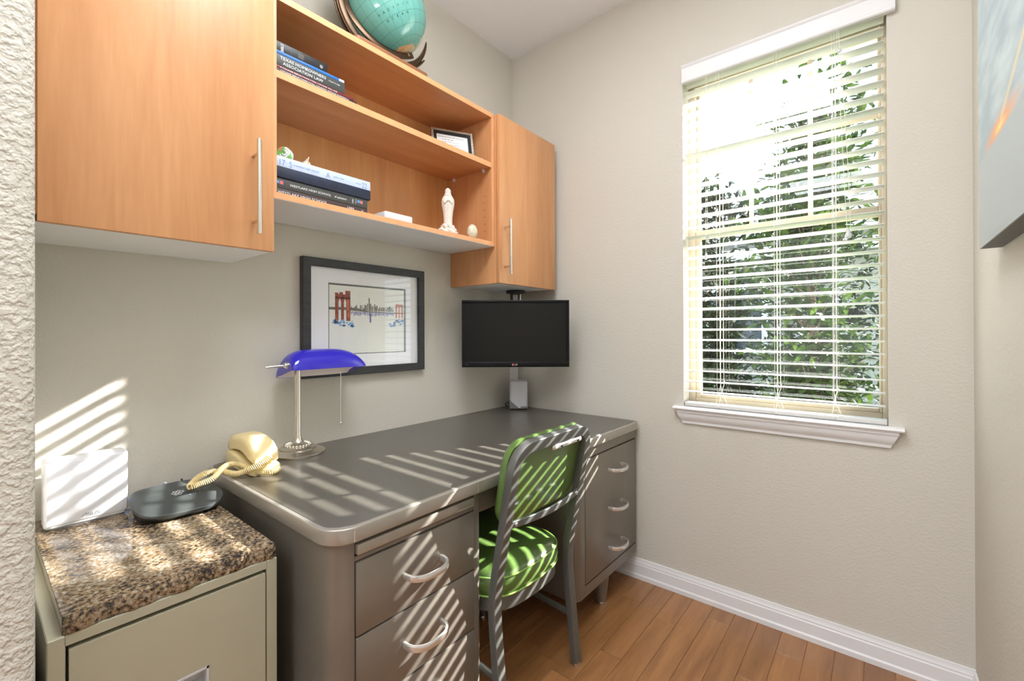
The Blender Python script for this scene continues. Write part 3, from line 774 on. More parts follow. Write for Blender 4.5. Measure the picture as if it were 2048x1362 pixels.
t.faces.new(rv[0][::-1]); t.faces.new(rv[-1]); bmesh.ops.recalc_face_normals(t, faces=t.faces); b._add(t)
st = obj('seat', b, M['vinyl'], CH, smooth=1.2)
obj('welt', B().tube([(x_, y_, .428) for x_, y_ in seat_out(-.0005)], .0028, 8, closed=True), M['welt'], st)
obj('welt', B().tube([(x_, y_, .374) for x_, y_ in seat_out(-.001)], .0028, 8, closed=True), M['welt'], st)
b = B(); so_ = seat_out(.004); si_ = seat_out(.010)
t = bmesh.new(); q = [[t.verts.new((x_, y_, z)) for x_, y_ in o_] for o_, z in ((so_, .368), (so_, .328), (si_, .328), (si_, .368))]
for a, c in zip(q, q[1:]+q[:1]):
    n = len(a)
    for i in range(n): t.faces.new((a[i], a[(i+1) % n], c[(i+1) % n], c[i]))
bmesh.ops.recalc_face_normals(t, faces=t.faces); b._add(t)
obj('seat_rail', b, M['steelframe'], CH, smooth=.8)
for yy in (YP0+.02, YP1-.02):
    lg = obj('leg', B().tube([(.405, yy, .35), (.400, yy, .2), (.392, yy, .012)], 1, prof=bevprof(.010, .010, .004)), M['steelframe'], CH)
    obj('glide', B().lathe([(0, 0), (.012, 0), (.012, .005), (.009, .013), (0, .013)], (.392, yy, 0), 14), M['chrome'], lg)
for yy in (YP0, YP1):
    pts = bez([(xs(.165), yy, .168), (.66, yy+.004, .176), (.52, yy+.002, .192), (.40, yy, .186)], 6)
    obj('stretcher', B().tube(pts, 1, prof=bevprof(.005, .010, .002), up=(0, 0, 1)), M['steelframe'], CH)

# ------------------------------------------------------------------ filing cabinet and granite slab
FC = thing('filing_cabinet', 'cream steel filing cabinet with recessed pull at the left of the desk', 'cabinet', (.30, -1.748, 0))
FY0, FY1, FX = -1.930, -1.572, .600
b = B(); b.box(.01, FX, FY0, FY0+.022, 0.0, .657, .0015, 1); b.box(.01, FX, FY1-.022, FY1, 0, .657, .0015, 1); b.box(.01, FX, FY0+.022, FY1-.022, .640, .657); b.box(.01, FX-.05, FY0+.022, FY1-.022, .02, .640); b.box(FX-.05, FX, FY0+.022, FY1-.022, .02, .06); b.box(FX-.05, FX-.004, FY0+.022, FY1-.022, .330, .338)
obj('body', b, M['cream'], FC)
for z0 in (.342, .064):
    y0, y1, z1 = FY0+.026, FY1-.025, z0+.290
    b = B(); py0, py1, pz0, pz1 = -1.792, -1.704, z0+.105, z0+.150
    b.box(FX-.03, FX+.001, y0, py0, z0, z1); b.box(FX-.03, FX+.001, py1, y1, z0, z1); b.box(FX-.03, FX+.001, py0, py1, z0, pz0); b.box(FX-.03, FX+.001, py0, py1, pz1, z1)
    dr = obj('drawer', b, M['cream'], FC)
    b = B(); b.box(FX-.028, FX-.024, py0, py1, pz0, pz1); b.box(FX-.024, FX+.002, py0, py0+.004, pz0, pz1); b.box(FX-.024, FX+.002, py1-.004, py1, pz0, pz1); b.box(FX-.024, FX+.002, py0, py1, pz1-.004, pz1)
    b.prism([(FX-.024, pz0), (FX+.002, pz0), (FX+.002, pz0+.004), (FX-.024, pz0+.016)], py0, py1, 'y')
    obj('recessed_pull', b, M['pullw'], dr)
GS = B(); t = bmesh.new()
gy = [(-1.912+(.338)*i/40) for i in range(41)]
pts = [(.008, -1.912)]+[(.598+R.uniform(-.0025, .0025)+.003*math.sin(i*.7), y) for i, y in enumerate(gy)]+[(.008, -1.574)]
GS.prism(pts, .6575, .688, 'z', .002, 2)
obj('granite_slab', GS, M['granite'], None, label='polished brown granite slab lying on the cream filing cabinet', cat='slab', loc=(.30, -1.743, .6575), smooth=.5)

# ------------------------------------------------------------------ things on the granite
RT = thing('wifi_router', 'white upright block router standing on the granite slab', 'router', (.083, -1.82, .688))
b = B(); b.prism(rrect(.048, .120, -1.897, -1.742, .016, 8), .690, .850, 'z', .006, 4); obj('body', b, M['wplastic'], RT, smooth=.7)
b = B(); b.prism(rrect(.052, .116, -1.889, -1.750, .014, 6), .688, .697, 'z'); obj('foot', b, M['gplastic'], RT)
b = B(); b.prism(rrect(.1195, .1225, -1.893, -1.746, .001, 1), .700, .846, 'z', .0012, 2); obj('front_panel', b, M['wplastic'], RT)
MT = frame((.1226, -1.832, .7065), (0, 1, 0), (0, 0, 1))
b = B()
def strokes(b, segs, w, mt):
    for (x0, y0), (x1, y1) in segs:
        d_ = Vector((x1-x0, y1-y0, 0)); n_ = Vector((-d_.y, d_.x, 0)).normalized()*w/2; e_ = d_.normalized()*w*.3
        p0, p1 = Vector((x0, y0, 0))-e_, Vector((x1, y1, 0))+e_
        q = [p0-n_, p1-n_, p1+n_, p0+n_]; b.poly([v+Vector((0, 0, .0003)) for v in q], mt)
strokes(b, [((0, 0), (.006, .0065)), ((.006, .0065), (.0085, .0065)), ((.0085, .0065), (.0085, 0)),
            ((.0105, 0), (.016, 0)), ((.016, 0), (.0162, .0032)), ((.0108, .0032), (.0162, .0032)), ((.0108, .0032), (.0112, .0065)), ((.0112, .0065), (.0168, .0065)),
            ((.0185, .0065), (.0185, 0)), ((.0185, 0), (.0240, 0)), ((.0240, 0), (.0243, .0065)),
            ((.0262, 0), (.0318, 0)), ((.0318, 0), (.0320, .0032)), ((.0265, .0032), (.0320, .0032)), ((.0265, .0032), (.0268, .0065)), ((.0268, .0065), (.0330, .0065))], .0011, MT)
obj('logo', b, M['inkgrey'], RT, label='grey ASUS lettering'.replace('ASUS ', ''))
obj('light_slot', B().box(.1225, .1228, -1.824, -1.818, .7028, .7036), M['gplastic'], RT)

PA = thing('phone_adapter', 'low dark grey phone adapter with flower emblem on the granite slab', 'phone adapter', (.19, -1.65, .688))
def pa_outline(k):
    pts = [(.112, -1.712), (.116, -1.600), (.175, -1.566), (.232, -1.560), (.278, -1.590), (.282, -1.640), (.276, -1.700), (.255, -1.738), (.205, -1.752), (.140, -1.746)]
    cx = sum(p[0] for p in pts)/len(pts); cy = sum(p[1] for p in pts)/len(pts)
    q = [(cx+(x_-cx)*k, cy+(y_-cy)*k, 0) for x_, y_ in pts]
    P = [Vector(p) for p in q]; out = []
    n = len(P)
    for i in range(n):
        a, b_, c, d_ = P[i-1], P[i], P[(i+1) % n], P[(i+2) % n]
        for j in range(5):
            u = j/5; out.append(.5*((2*b_)+(c-a)*u+(2*a-5*b_+4*c-d_)*u*u+(3*b_-a-3*c+d_)*u**3))
    return out
def pa_z(x_): return .740-.20*(x_-.115)
def pa_shell(levels):
    b = B(); t = bmesh.new(); rv = []
    for k_, fz in levels: rv.append([t.verts.new((p.x, p.y, fz(p.x))) for p in pa_outline(k_)])
    for a, c in zip(rv, rv[1:]):
        n = len(a)
        for i in range(n): t.faces.new((a[i], a[(i+1) % n], c[(i+1) % n], c[i]))
    t.faces.new(rv[0][::-1]); t.faces.new(rv[-1]); bmesh.ops.recalc_face_normals(t, faces=t.faces); b._add(t); return b
M['pagrey'] = mat('charcoal_adapter_plastic', (70, 74, 74), 0.42, spec=.45)
obj('base', pa_shell([(.84, lambda x: .688), (.90, lambda x: .692), (.96, lambda x: pa_z(x)-.010)]), M['black'], PA, smooth=.6)
obj('top_cover', pa_shell([(.965, lambda x: pa_z(x)-.0105), (.995, lambda x: pa_z(x)-.006), (.99, lambda x: pa_z(x)-.001), (.975, lambda x: pa_z(x))]), M['pagrey'], PA, smooth=.6)
n_ = Vector((.20, 0, 1)).normalized()
LF = frame((.178, -1.652, pa_z(.178)+.0006), (0, 1, 0), Vector((-1, 0, .20)))
b = B()
for i in range(6):
    a = 2*PI*i/6; b.tube([(.0085*math.cos(a)+.0042*math.cos(q), .0085*math.sin(a)+.0042*math.sin(q), 0) for q in [2*PI*j/10 for j in range(10)]], .0005, 4, closed=True)
b.tube([(.0042*math.cos(q), .0042*math.sin(q), 0) for q in [2*PI*j/10 for j in range(10)]], .0005, 4, closed=True); b.xf(LF)
obj('flower_emblem', b, M['whiteink'], PA)
b = B()
for (u_, v_, w_) in ((.022, -.026, .0022), (.034, -.026, .0022), (.046, -.024, .0022), (.056, -.020, .0022), (.046, -.010, .0018), (.060, -.008, .0018), (.064, -.020, .0018)):
    b.prism([(u_+w_*math.cos(2*PI*i/10), v_+w_*.6*math.sin(2*PI*i/10)) for i in range(10)], 0, .0003, 'z', mtx=LF)
obj('button_marks', b, M['gplastic'], PA)
for nm, mt_, pts, lab, cc in (('ethernet_cable', 'bluecable', [(.108, -1.690, .716), (.085, -1.700, .722), (.060, -1.735, .705), (.035, -1.738, .694), (.018, -1.70, .692)], 'blue network cable behind the dark phone adapter', 'cable'),
                          ('power_cable', 'wplastic', [(.108, -1.665, .718), (.082, -1.655, .735), (.055, -1.662, .722), (.030, -1.668, .697), (.016, -1.64, .692)], 'white cable curling behind the dark phone adapter', 'cable'),
                          ('phone_line', 'black', [(.112, -1.622, .722), (.09, -1.620, .738), (.060, -1.61, .712), (.030, -1.605, .694), (.016, -1.60, .692)], 'black cable behind the right end of the phone adapter', 'cable')):
    obj(nm, B().tube(bez(pts, 8), .0026, 8), M[mt_], None, label=lab, cat=cc, loc=pts[0])

# ------------------------------------------------------------------ telephone
TP = thing('telephone', 'ivory desk telephone with coiled cord beside the desk lamp', 'telephone', (.14, -1.45, .743))
def loft(secs):
    b = B(); t = bmesh.new(); rv = [[t.verts.new(p) for p in s_] for s_ in secs]
    for a, c in zip(rv, rv[1:]):
        n = len(a)
        for i in range(n): t.faces.new((a[i], a[(i+1) % n], c[(i+1) % n], c[i]))
    t.faces.new(rv[0][::-1]); t.faces.new(rv[-1]); bmesh.ops.recalc_face_normals(t, faces=t.faces); b._add(t); return b
secs = []
for x_, zt_, w in ((.034, .778, .036), (.040, .787, .041), (.075, .792, .043), (.115, .789, .043), (.160, .781, .043), (.205, .772, .043), (.236, .768, .042), (.244, .760, .038)):
    secs.append([(x_, y, z) for y, z in rrect(-1.450-w, -1.450+w, .743, zt_, (.004, .004, .011, .011), 4)])
base = obj('base', loft(secs), M['ivory'], TP, smooth=.7)
secs = []
for x_, z0, z1, w in ((.036, .796, .812, .030), (.042, .789, .824, .036), (.060, .791, .836, .037), (.090, .797, .844, .036), (.130, .800, .847, .036), (.170, .795, .844, .037), (.205, .784, .834, .038), (.232, .776, .818, .037), (.242, .777, .800, .032)):
    q_ = min(.018, (z1-z0)*.55); secs.append([(x_, y, z) for y, z in rrect(-1.450-w, -1.450+w, z0, z1, (min(.006, q_*.4),)*2+(q_, q_), 5)])
obj('handset', loft(secs), M['ivory'], TP, smooth=.8)
# coiled cord: out from the handset, over the desk edge onto the adapter, and back to the base
def coil(path, rc, rw, pitch):
    P = bez(path, 40); L = [0]
    for a, c in zip(P, P[1:]): L.append(L[-1]+(c-a).length)
    tot = L[-1]; turns = tot/pitch; n = int(turns*11); out = []; nrm = Vector((0, 0, 1)); j = 0
    for i in range(n+1):
        s_ = tot*i/n
        while j < len(L)-2 and L[j+1] < s_: j += 1
        f = (s_-L[j])/max(1e-9, L[j+1]-L[j]); c = P[j].lerp(P[j+1], f); tg = (P[j+1]-P[j]).normalized()
        nrm = (nrm-tg*nrm.dot(tg)).normalized(); bi = tg.cross(nrm); a = 2*PI*turns*i/n
        rr = rc*min(1, min(s_, tot-s_)/.012+.15)
        out.append(c+nrm*rr*math.cos(a)+bi*rr*math.sin(a))
    return out
cp = [(.246, -1.440, .792), (.258, -1.456, .786), (.250, -1.495, .770), (.224, -1.525, .757), (.190, -1.556, .765), (.184, -1.595, .764), (.196, -1.625, .748), (.205, -1.630, .744), (.207, -1.612, .746), (.212, -1.578, .755), (.198, -1.550, .775), (.184, -1.520, .776), (.196, -1.492, .764), (.236, -1.478, .753), (.266, -1.452, .752), (.262, -1.428, .752), (.248, -1.420, .755)]
obj('coiled_cord', B().tube(coil(cp, .0066, .0017, .0043), .00175, 5), M['ivory'], TP, smooth=1.2)
obj('plug', B().cyl((.240, -1.447, .794), (.247, -1.449, .792), .0035, seg=10), M['wplastic'], TP)

# ------------------------------------------------------------------ bankers lamp
LP = thing('desk_lamp', 'brushed nickel bankers lamp with cobalt blue glass shade on the desk', 'lamp', (.088, -1.287, .743))
cx, cy = .088, -1.287
b = B(); b.lathe([(0, .743), (.087, .743), (.0885, .746), (.088, .750), (.080, .754), (.066, .757), (.060, .761), (.060, .764), (.052, .768), (.040, .774), (.022, .780), (.016, .790), (.0135, .796), (0, .796)], (cx, cy, 0), 48)
bs = obj('base', b, M['nickel'], LP, smooth=.8)
b = B()
for i in range(24):
    a = 2*PI*i/24; b.sph((cx+.041*math.cos(a), cy+.041*math.sin(a), .7725), .006, 8, 6, (1, 1, 1), None)
for i in range(24):
    a = 2*PI*i/24
    b.tube([(cx+r_*math.cos(a), cy+r_*math.sin(a), z_) for r_, z_ in ((.020, .7815), (.028, .7795), (.038, .7755))], [.0018, .0026, .0034], 6)
obj('leaf_ornament', b, M['nickel'], bs)
obj('pole', B().lathe([(0, .79), (.0125, .79), (.0125, .80), (.0105, .803), (.0105, 1.035), (.014, 1.04), (.014, 1.052), (0, 1.054)], (cx, cy, 0), 24), M['nickel'], LP)
SY0, SY1 = -1.338, -1.068; syc = .5*(SY0+SY1); SH_ = .5*(SY1-SY0)
def shade_pt(u, v, off):
    # u along the length, v round the arch; ends are rounded
    s_ = -math.cos(PI*u); k_ = (1-abs(s_)**(4.0 if s_ < 0 else 3.0))**(1/(3.5 if s_ < 0 else 2.3)) if abs(s_) < 1 else 0.0
    k_ = .10+.90*k_
    a = math.radians(-2+184*v)
    hx, hz = (.072-off), (.082-off)
    y = syc+(SH_-off*.5)*s_
    x_ = .100+hx*math.cos(a)*(.86+.14*k_)
    z = .020*0+hz*math.sin(a)*k_
    return x_, y, z
def shade_map(u, v, off):
    x_, y, z = shade_pt(u, v, off)
    tilt = math.radians(14)         # front lip lowered away from the wall side
    dx, dz = x_-.100, z
    X = .100+dx*math.cos(tilt)-dz*math.sin(tilt)*.6; Z = 1.020+dz*math.cos(tilt)+dx*math.sin(tilt)
    return Vector((X, y, Z))
b = B(); b.grid(lambda u, v: shade_map(u, v, 0), 41, 25)
for uu in (0, 1): b.poly([shade_map(uu, i/24, 0) for i in range(25)])
sh = obj('shade', b, M['cobalt'], LP, smooth=1.0)
b = B(); b.grid(lambda u, v: shade_map(.01+.98*u, v, .003), 41, 25); obj('shade_lining', b, M['milk'], sh, smooth=1.0)
b = B(); b.cyl((cx, cy, 1.05), (.100, syc, 1.062), .005); b.cyl((.100, SY0+.008, 1.055), (.100, syc, 1.062), .004); b.sph((.100, syc+.01, 1.062), .014, 14, 8)
obj('socket_arm', b, M['nickel'], LP)
b = B(); b.cyl((.128, SY0+.006, 1.050), (.128, SY0-.004, 1.050), .011, .011, 18); b.sph((.128, SY0-.007, 1.050), .009, 14, 10)
b.cyl((.128, SY0-.012, 1.050), (.122, SY0-.066, 1.047), .0042, .0036, 12); b.sph((.122, SY0-.066, 1.047), .0036, 10, 6)
obj('pivot_knob', b, M['chrome'], LP)
b = B()
for i in range(44): b.sph((.150, -1.162, 1.018-.0041*i), .00185, 6, 4)
b.sph((.150, -1.162, .835), .005, 12, 8)
obj('pull_chain', b, M['chrome'], LP)
obj('power_cable', B().tube(bez([(.030, -1.345, .748), (.015, -1.358, .758), (.010, -1.372, .752), (.010, -1.39, .746)], 6), .003, 8), M['black'], LP)

# ------------------------------------------------------------------ framed bridge picture
PF = thing('framed_picture', 'black framed bridge and skyline print hung above the desk lamp', 'picture', (.012, -.958, 1.215))
PY0, PY1, PZ0, PZ1 = -1.238, -.676, .990, 1.439
fw = .031
b = B(); t = bmesh.new()
def ringp(o_, x_): return [(x_, PY0+o_, PZ0+o_), (x_, PY1-o_, PZ0+o_), (x_, PY1-o_, PZ1-o_), (x_, PY0+o_, PZ1-o_)]
rv = [[t.verts.new(p) for p in q] for q in (ringp(0, .001), ringp(0, .0245), ringp(.0015, .026), ringp(fw-.001, .025), ringp(fw, .024), ringp(fw, .012), ringp(fw-.008, .012), ringp(fw-.008, .001))]
for a, c in zip(rv, rv[1:]+rv[:1]):
    for i in range(4): t.faces.new((a[i], a[(i+1) % 4], c[(i+1) % 4], c[i]))
bmesh.ops.recalc_face_normals(t, faces=t.faces); b._add(t); obj('frame', b, M['frameblk'], PF, smooth=.3)
iy0, iy1, iz0, iz1 = PY0+fw-.006, PY1-fw+.006, PZ0+fw-.006, PZ1-fw+.006
AY0, AY1, AZ0, AZ1 = -1.132, -.768, 1.072, 1.352
b = B(); b.box(.004, .0085, iy0, AY0, iz0, iz1); b.box(.004, .0085, AY1, iy1, iz0, iz1); b.box(.004, .0085, AY0, AY1, iz0, AZ0); b.box(.004, .0085, AY0, AY1, AZ1, iz1)
obj('mat_board', b, M['matboard'], PF)
pr = obj('print', B().box(.0035, .0055, AY0, AY1, AZ0, AZ1), M['paper'], PF)
def art(name, polys, mt_, lvl=0):
    b = B()
    for p in polys: b.poly([(.0056+.00012*lvl, y, z) for y, z in p])
    obj(name, b, M[mt_], pr)
def rc(y0, y1, z0, z1): return [(y0, z0), (y1, z0), (y1, z1), (y0, z1)]
wl_ = .006
art('border_line', [rc(AY0+.0005, AY0+.0045, AZ0, AZ1), rc(AY1-.009, AY1-.0005, AZ0, AZ1), rc(AY0, AY1, AZ1-.0075, AZ1-.0005), rc(AY0, AY1, AZ0+.0005, AZ0+.004)], 'inkgrey', 0)
ZD = 1.252
art('bridge_deck', [[(AY0+.004, ZD-.004), (-1.04, ZD-.004), (-.965, ZD-.008), (-.965, ZD-.004), (-1.04, ZD+.008), (AY0+.004, ZD+.006)], [(-.965, ZD-.009), (AY1-.012, ZD-.011), (AY1-.012, ZD-.008), (-.965, ZD-.005)]], 'taupe', 1)
# left tower: three legs and two pointed openings, lightly turned
T0 = []
for y0, y1 in ((-1.103, -1.089), (-1.078, -1.066), (-1.056, -1.038)): T0.append(rc(y0, y1, 1.205, 1.298))
T0.append(rc(-1.103, -1.038, 1.293, 1.310)); T0.append(rc(-1.104, -1.090, 1.310, 1.315)); T0.append(rc(-1.085, -1.070, 1.310, 1.318)); T0.append(rc(-1.060, -1.038, 1.310, 1.325))
for a, c in ((-1.089, -1.078), (-1.066, -1.056)):
    mID = .5*(a+c); T0.append([(a, 1.280), (mID, 1.294), (a, 1.294)]); T0.append([(c, 1.280), (c, 1.294), (mID, 1.294)])
art('bridge_tower', T0, 'brick', 2)
art('tower_highlight', [rc(-1.052, -1.045, 1.245, 1.290), rc(-1.050, -1.042, 1.220, 1.240)], 'orange', 3)
T1 = []
for y0, y1 in ((-.822, -.815), (-.806, -.800), (-.791, -.783)): T1.append(rc(y0, y1, 1.222, 1.278))
T1.append(rc(-.822, -.783, 1.272, 1.282))
art('bridge_tower', T1, 'orange', 2)
RR = random.Random(3); SK = []; RF = []
y = -1.035
while y < -.835:
    w = RR.uniform(.002, .006); h_ = RR.uniform(.006, .020)+(.022 if abs(y+.955) < .003 else 0)+(.008 if abs(y+.95) < .03 else 0)
    SK.append(rc(y, y+w, ZD-.004, ZD+h_)); RF.append(rc(y, y+w*.8, ZD-.010-RR.uniform(.004, .018), ZD-.008)); y += w+RR.uniform(.0, .003)
art('skyline', SK, 'taupe', 2); art('skyline_reflection', RF, 'indigo', 2)
art('skyline_reflection', [rc(-.951, -.943, 1.20, 1.238)], 'indigo', 2)
def splash(yc, zc, w, h, n, seed):
    q = []; r_ = random.Random(seed)
    for i in range(n):
        y_, z_ = yc+r_.uniform(-w, w), zc+r_.uniform(-h, h)*(1-abs(r_.uniform(-.5, .5))); s_ = r_.uniform(.003, .008)
        q.append([(y_+s_*math.cos(a)*r_.uniform(.7, 1.3), z_+s_*.7*math.sin(a)*r_.uniform(.7, 1.3)) for a in [2*PI*j/7 for j in range(7)]])
    return q
art('water_wash', splash(-1.068, 1.195, .045, .016, 26, 1)+splash(-.805, 1.205, .026, .012, 14, 2)+splash(-.84, 1.195, .016, .014, 7, 4), 'water', 3)
obj('glazing', B().poly([(.0125, iy0, iz0), (.0125, iy1, iz0), (.0125, iy1, iz1), (.0125, iy0, iz1)]), M['picglass'], PF)

# ------------------------------------------------------------------ monitor on a ceiling-style mount, raceway, drive
MW = Matrix.Translation((.303, -.354, 1.152)) @ Matrix.Rotation(YAW+.02, 4, 'Z')
MN = thing('monitor', 'black flat-screen monitor hanging on a round mount below the small wall cabinet', 'monitor', mtx=MW)
# local frame: x to the viewer's right, -y towards the viewer
b = B(); b.box(-.255, .255, -.002, .030, -.159, .159, .004, 2); obj('housing', b, M['bezel'], MN, local=True)
b = B(); b.box(-.255, .255, -.012, -.002, .146, .159, .003, 2); b.box(-.255, .255, -.012, -.002, -.159, -.133, .003, 2); b.box(-.255, -.243, -.012, -.002, -.133, .146, .002, 1); b.box(.243, .255, -.012, -.002, -.133, .146, .002, 1)
obj('bezel', b, M['bezel'], MN, local=True)
obj('screen', B().box(-.243, .243, -.0045, -.0018, -.133, .146), M['screen'], MN, local=True)
lf = frame((-.010, -.0122, -.1505), (1, 0, 0), (0, 0, 1))
b = B(); b.prism([(-.003+.0052*math.cos(2*PI*i/20), .0035+.0052*math.sin(2*PI*i/20)) for i in range(20)], 0, .0003, 'z', mtx=lf); obj('logo_disc', b, M['redlogo'], MN, local=True)
b = B(); b.text('LG', .0105, lf @ Matrix.Translation((.005, 0, 0))); b.tube([(-.003+.0036*math.cos(q), .0035+.0036*math.sin(q), .0004) for q in [2*PI*j/12 for j in range(3, 12)]], .0004, 4, mtx=lf)
obj('logo_letters', b, M['whiteink'], MN, local=True)
obj('small_mark', B().box(-.235, -.226, -.0124, -.012, -.1465, -.1452), M['gplastic'], MN, local=True)
b = B(); b.lathe([(0, 1.381), (.050, 1.381), (.052, 1.376), (.050, 1.367), (.030, 1.363), (0, 1.363)], (.135, -.145, 0), 32); obj('mount_plate', b, M['black'], MN)
b = B(); b.box(-.030, -.014, -.012, .012, 1.18, 1.364, .003, 1); b.box(.014, .020, -.012, .012, 1.18, 1.364, .002, 1); b.box(-.030, .020, -.012, .012, 1.10, 1.18, .003, 1)
b.xf(Matrix.Translation((.135, -.145, 0)) @ Matrix.Rotation(YAW, 4, 'Z')); obj('mount_post', b, M['black'], MN)
b = B(); b.cyl((.1546, -.129, 1.16), (.1546, -.129, 1.364), .0035); obj('mount_rod', b, M['chrome'], MN)
b = B(); b.box(-.04, .04, -.2385, -.005, 1.12, 1.165, .004, 1); b.xf(Matrix.Translation((.135, -.145, 0)) @ Matrix.Rotation(YAW+.02, 4, 'Z')); obj('mount_arm', b, M['black'], MN)
b = B(); b.prism([(.001, -.001), (.034, -.001), (.030, -.007), (.007, -.030), (.001, -.034)], .093, 1.372, 'z', .001, 1)
obj('trim_2', b, M['white'], kind='structure')
NA = thing('backup_drive', 'small white and grey upright box in the back corner of the desk', 'drive', (.110, -.095, .743), YAW)
b = B(); b.prism(rrect(-.046, .050, -.055, .045, .012, 6), .006, .152, 'z', .003, 2); obj('shell', b, M['wplastic'], NA, local=True)
b = B(); b.prism(rrect(-.040, .045, -.048, .040, .01, 4), 0, .008, 'z'); obj('foot', b, M['black'], NA, local=True)
b = B(); b.prism([(-.0462, .008), (.008, .008), (-.002, .014), (-.0462, .052)], -.0565, -.054, 'y'); obj('grey_panel', b, M['gplastic'], NA, local=True)
b = B(); b.box(.012, .048, -.0565, -.054, .008, .018, .0005, 1); obj('lower_band', b, M['gplastic'], NA, local=True)
for pts, lab in (([(.055, -.075, .765), (.040, -.085, .775), (.025, -.075, .762), (.020, -.060, .747)], 'black cable looping beside the small white box in the corner'), ([(.055, -.070, .757), (.030, -.100, .765), (.018, -.090, .748), (.014, -.070, .746)], 'thin black cable on the desk behind the small white box')):
    obj('cable', B().tube(bez(pts, 8), .0022, 8), M['black'], None, label=lab, cat='cable', loc=pts[0])

# ------------------------------------------------------------------ globe on the shelf top
GC = Vector((.166, -.980, 2.394)); GR = .155
GL = thing('globe', 'turquoise globe in a dark bronze stand on top of the shelf', 'globe', (.150, -1.02, 2.1475))
b = B(); b.prism(rrect(.035, .288, -1.182, -.868, .014, 5), 2.1475, 2.166, 'z', .004, 2); obj('base', b, M['walnut'], GL, smooth=.5)
axis = Vector((-.25, -.47, .85)).normalized()       # towards the north pole
e1 = (Vector((1, -.3, 0))-axis*axis.dot(Vector((1, -.3, 0)))).normalized(); e2 = axis.cross(e1)
GM = Matrix((e1, e2, axis)).transposed().to_4x4(); GM.translation = GC-Vector((.150, -1.02, 2.1475))
gb = B(); gb.sph((0, 0, 0), GR, 64, 40); gs = obj('sphere', gb, M['globe'], GL, local=True, smooth=1.5); gs.matrix_local = GM
def globe_text(txt, lat0, lon0, step, size, dlat=0):
    b = B(); n = len(txt)
    for i, ch in enumerate(txt):
        la = math.radians(lat0+dlat*(i-(n-1)/2)); lo = math.radians(lon0+step*(i-(n-1)/2))
        p = Vector((math.cos(la)*math.cos(lo), math.cos(la)*math.sin(lo), math.sin(la)))
        east = Vector((-math.sin(lo), math.cos(lo), 0)); north = p.cross(east)
        b.text(ch, size, frame(p*(GR+.0002), east, north), 'CENTER', .0001)
    return b
g1 = obj('lettering', globe_text('PACIFIC', -24, -20, 8.0, .012), M['ink'], gs, local=True)
g2 = obj('lettering', globe_text('OCEAN', -34, -19, 9.0, .011), M['ink'], gs, local=True)
sp_ = GC-axis*(GR+.004)
b = B(); b.cyl(GC-axis*(GR-.002), GC-axis*(GR+.016), .0085, .007, 16); obj('pole_pin', b, M['bronze'], GL)
b = B(); b.cyl(GC+axis*(GR-.002), GC+axis*(GR+.016), .0085, .007, 16); obj('pole_pin', b, M['bronze'], GL)
# meridian ring: full circle through both poles; cradle arc below it
side = axis.cross(Vector((1, 0, 0))).normalized(); ringv = axis.cross(side).normalized()
def arc(c, u, v, r, a0, a1, n): return [c+u*r*math.cos(a0+(a1-a0)*i/n)+v*r*math.sin(a0+(a1-a0)*i/n) for i in range(n+1)]
hp = rrect(-.0035, .0035, -.011, .011, .002, 2)
b = B(); b.tube(arc(GC, -axis, -side if side.y > 0 else side, GR+.012, -.12, PI+.12, 56), 1, prof=hp); obj('meridian_arc', b, M['bronze'], GL, smooth=.7)
u_, v_ = Vector((0, 0, -1)), Vector((-.12, -1, 0)).normalized()
pts = arc(GC+Vector((0, 0, -.004)), u_, v_, GR+.030, -1.45, 2.3, 60)
rr = [1.0]*61
for i in range(61):
    s_ = min(i, 60-i); rr[i] = min(1.0, .12+.9*(s_/14)**.8)
b = B(); b.tube(pts, rr, prof=rrect(-.012, .012, -.016, .016, .005, 3)); obj('cradle_arc', b, M['bronze'], GL, smooth=.7)
for k_ in (-.007, .007):
    b = B(); b.tube(arc(GC+Vector((k_*1.0, 0, -.004)), u_, v_, GR+.0445, -1.0, 2.0, 50), .0035, 8); obj('cradle_rib', b, M['bronze'], GL)
b = B(); b.lathe([(0, 2.166), (.050, 2.166), (.048, 2.172), (.028, 2.180), (.020, 2.190), (.022, 2.200), (.024, 2.206), (0, 2.208)], (.166, -.984, 0), 28); obj('stem', b, M['bronze'], GL)

# ------------------------------------------------------------------ books
def book(name, label, group, x1, dp, y0, y1, z0, z1, cover, cat='book', pg=True):
    k = thing(name, label, cat, (x1-dp/2, .5*(y0+y1), z0), 0, group)
    hz = .0022
    b = B(); b.box(x1-dp, x1-.004, y0, y1, z0, z0+hz, .0004, 1); b.box(x1-dp, x1-.004, y0, y1, z1-hz, z1, .0004, 1)
    b.box(x1-.0045, x1, y0, y1, z0, z1, .0018, 2); obj('cover', b, M[cover], k, smooth=.5)
    obj('pages', B().box(x1-dp+.004, x1-.0045, y0+.004, y1-.004, z0+hz, z1-hz), M['pages'], k)
    return k
def spine(k, name, txt, size, x, y, z, mt_, sx=1.0, align='LEFT'):
    obj(name, B().text(txt, size, frame((x+.0003, y, z), (0, 1, 0), (0, 0, 1)), align, .0001, 0, sx), M[mt_], k)
UP, LO = 'books stacked on the upper shelf', 'yearbooks stacked on the lower shelf'
YB = -1.441
z = 1.9240
k = book('book', 'thin plum paperback at the bottom of the upper shelf stack', UP, .289, .20, YB, -1.180, z, z+.0085, 'plumb'); spine(k, 'spine_title', 'COUGAR REFLECTIONS 9 FALL COUNTRY SHOULD RUNNING II', .0058, .289, YB+.012, z+.0022, 'whiteink', 1.3)
z += .009
k = book('book', 'thin dark red paperback second from the bottom of the upper stack', UP, .288, .20, YB, -1.190, z, z+.0090, 'redb'); spine(k, 'spine_title', '9 COUGAR REFLECTIONS 9 FALL COUGAR WILL RISE', .0060, .288, YB+.012, z+.0022, 'whiteink', 1.25)
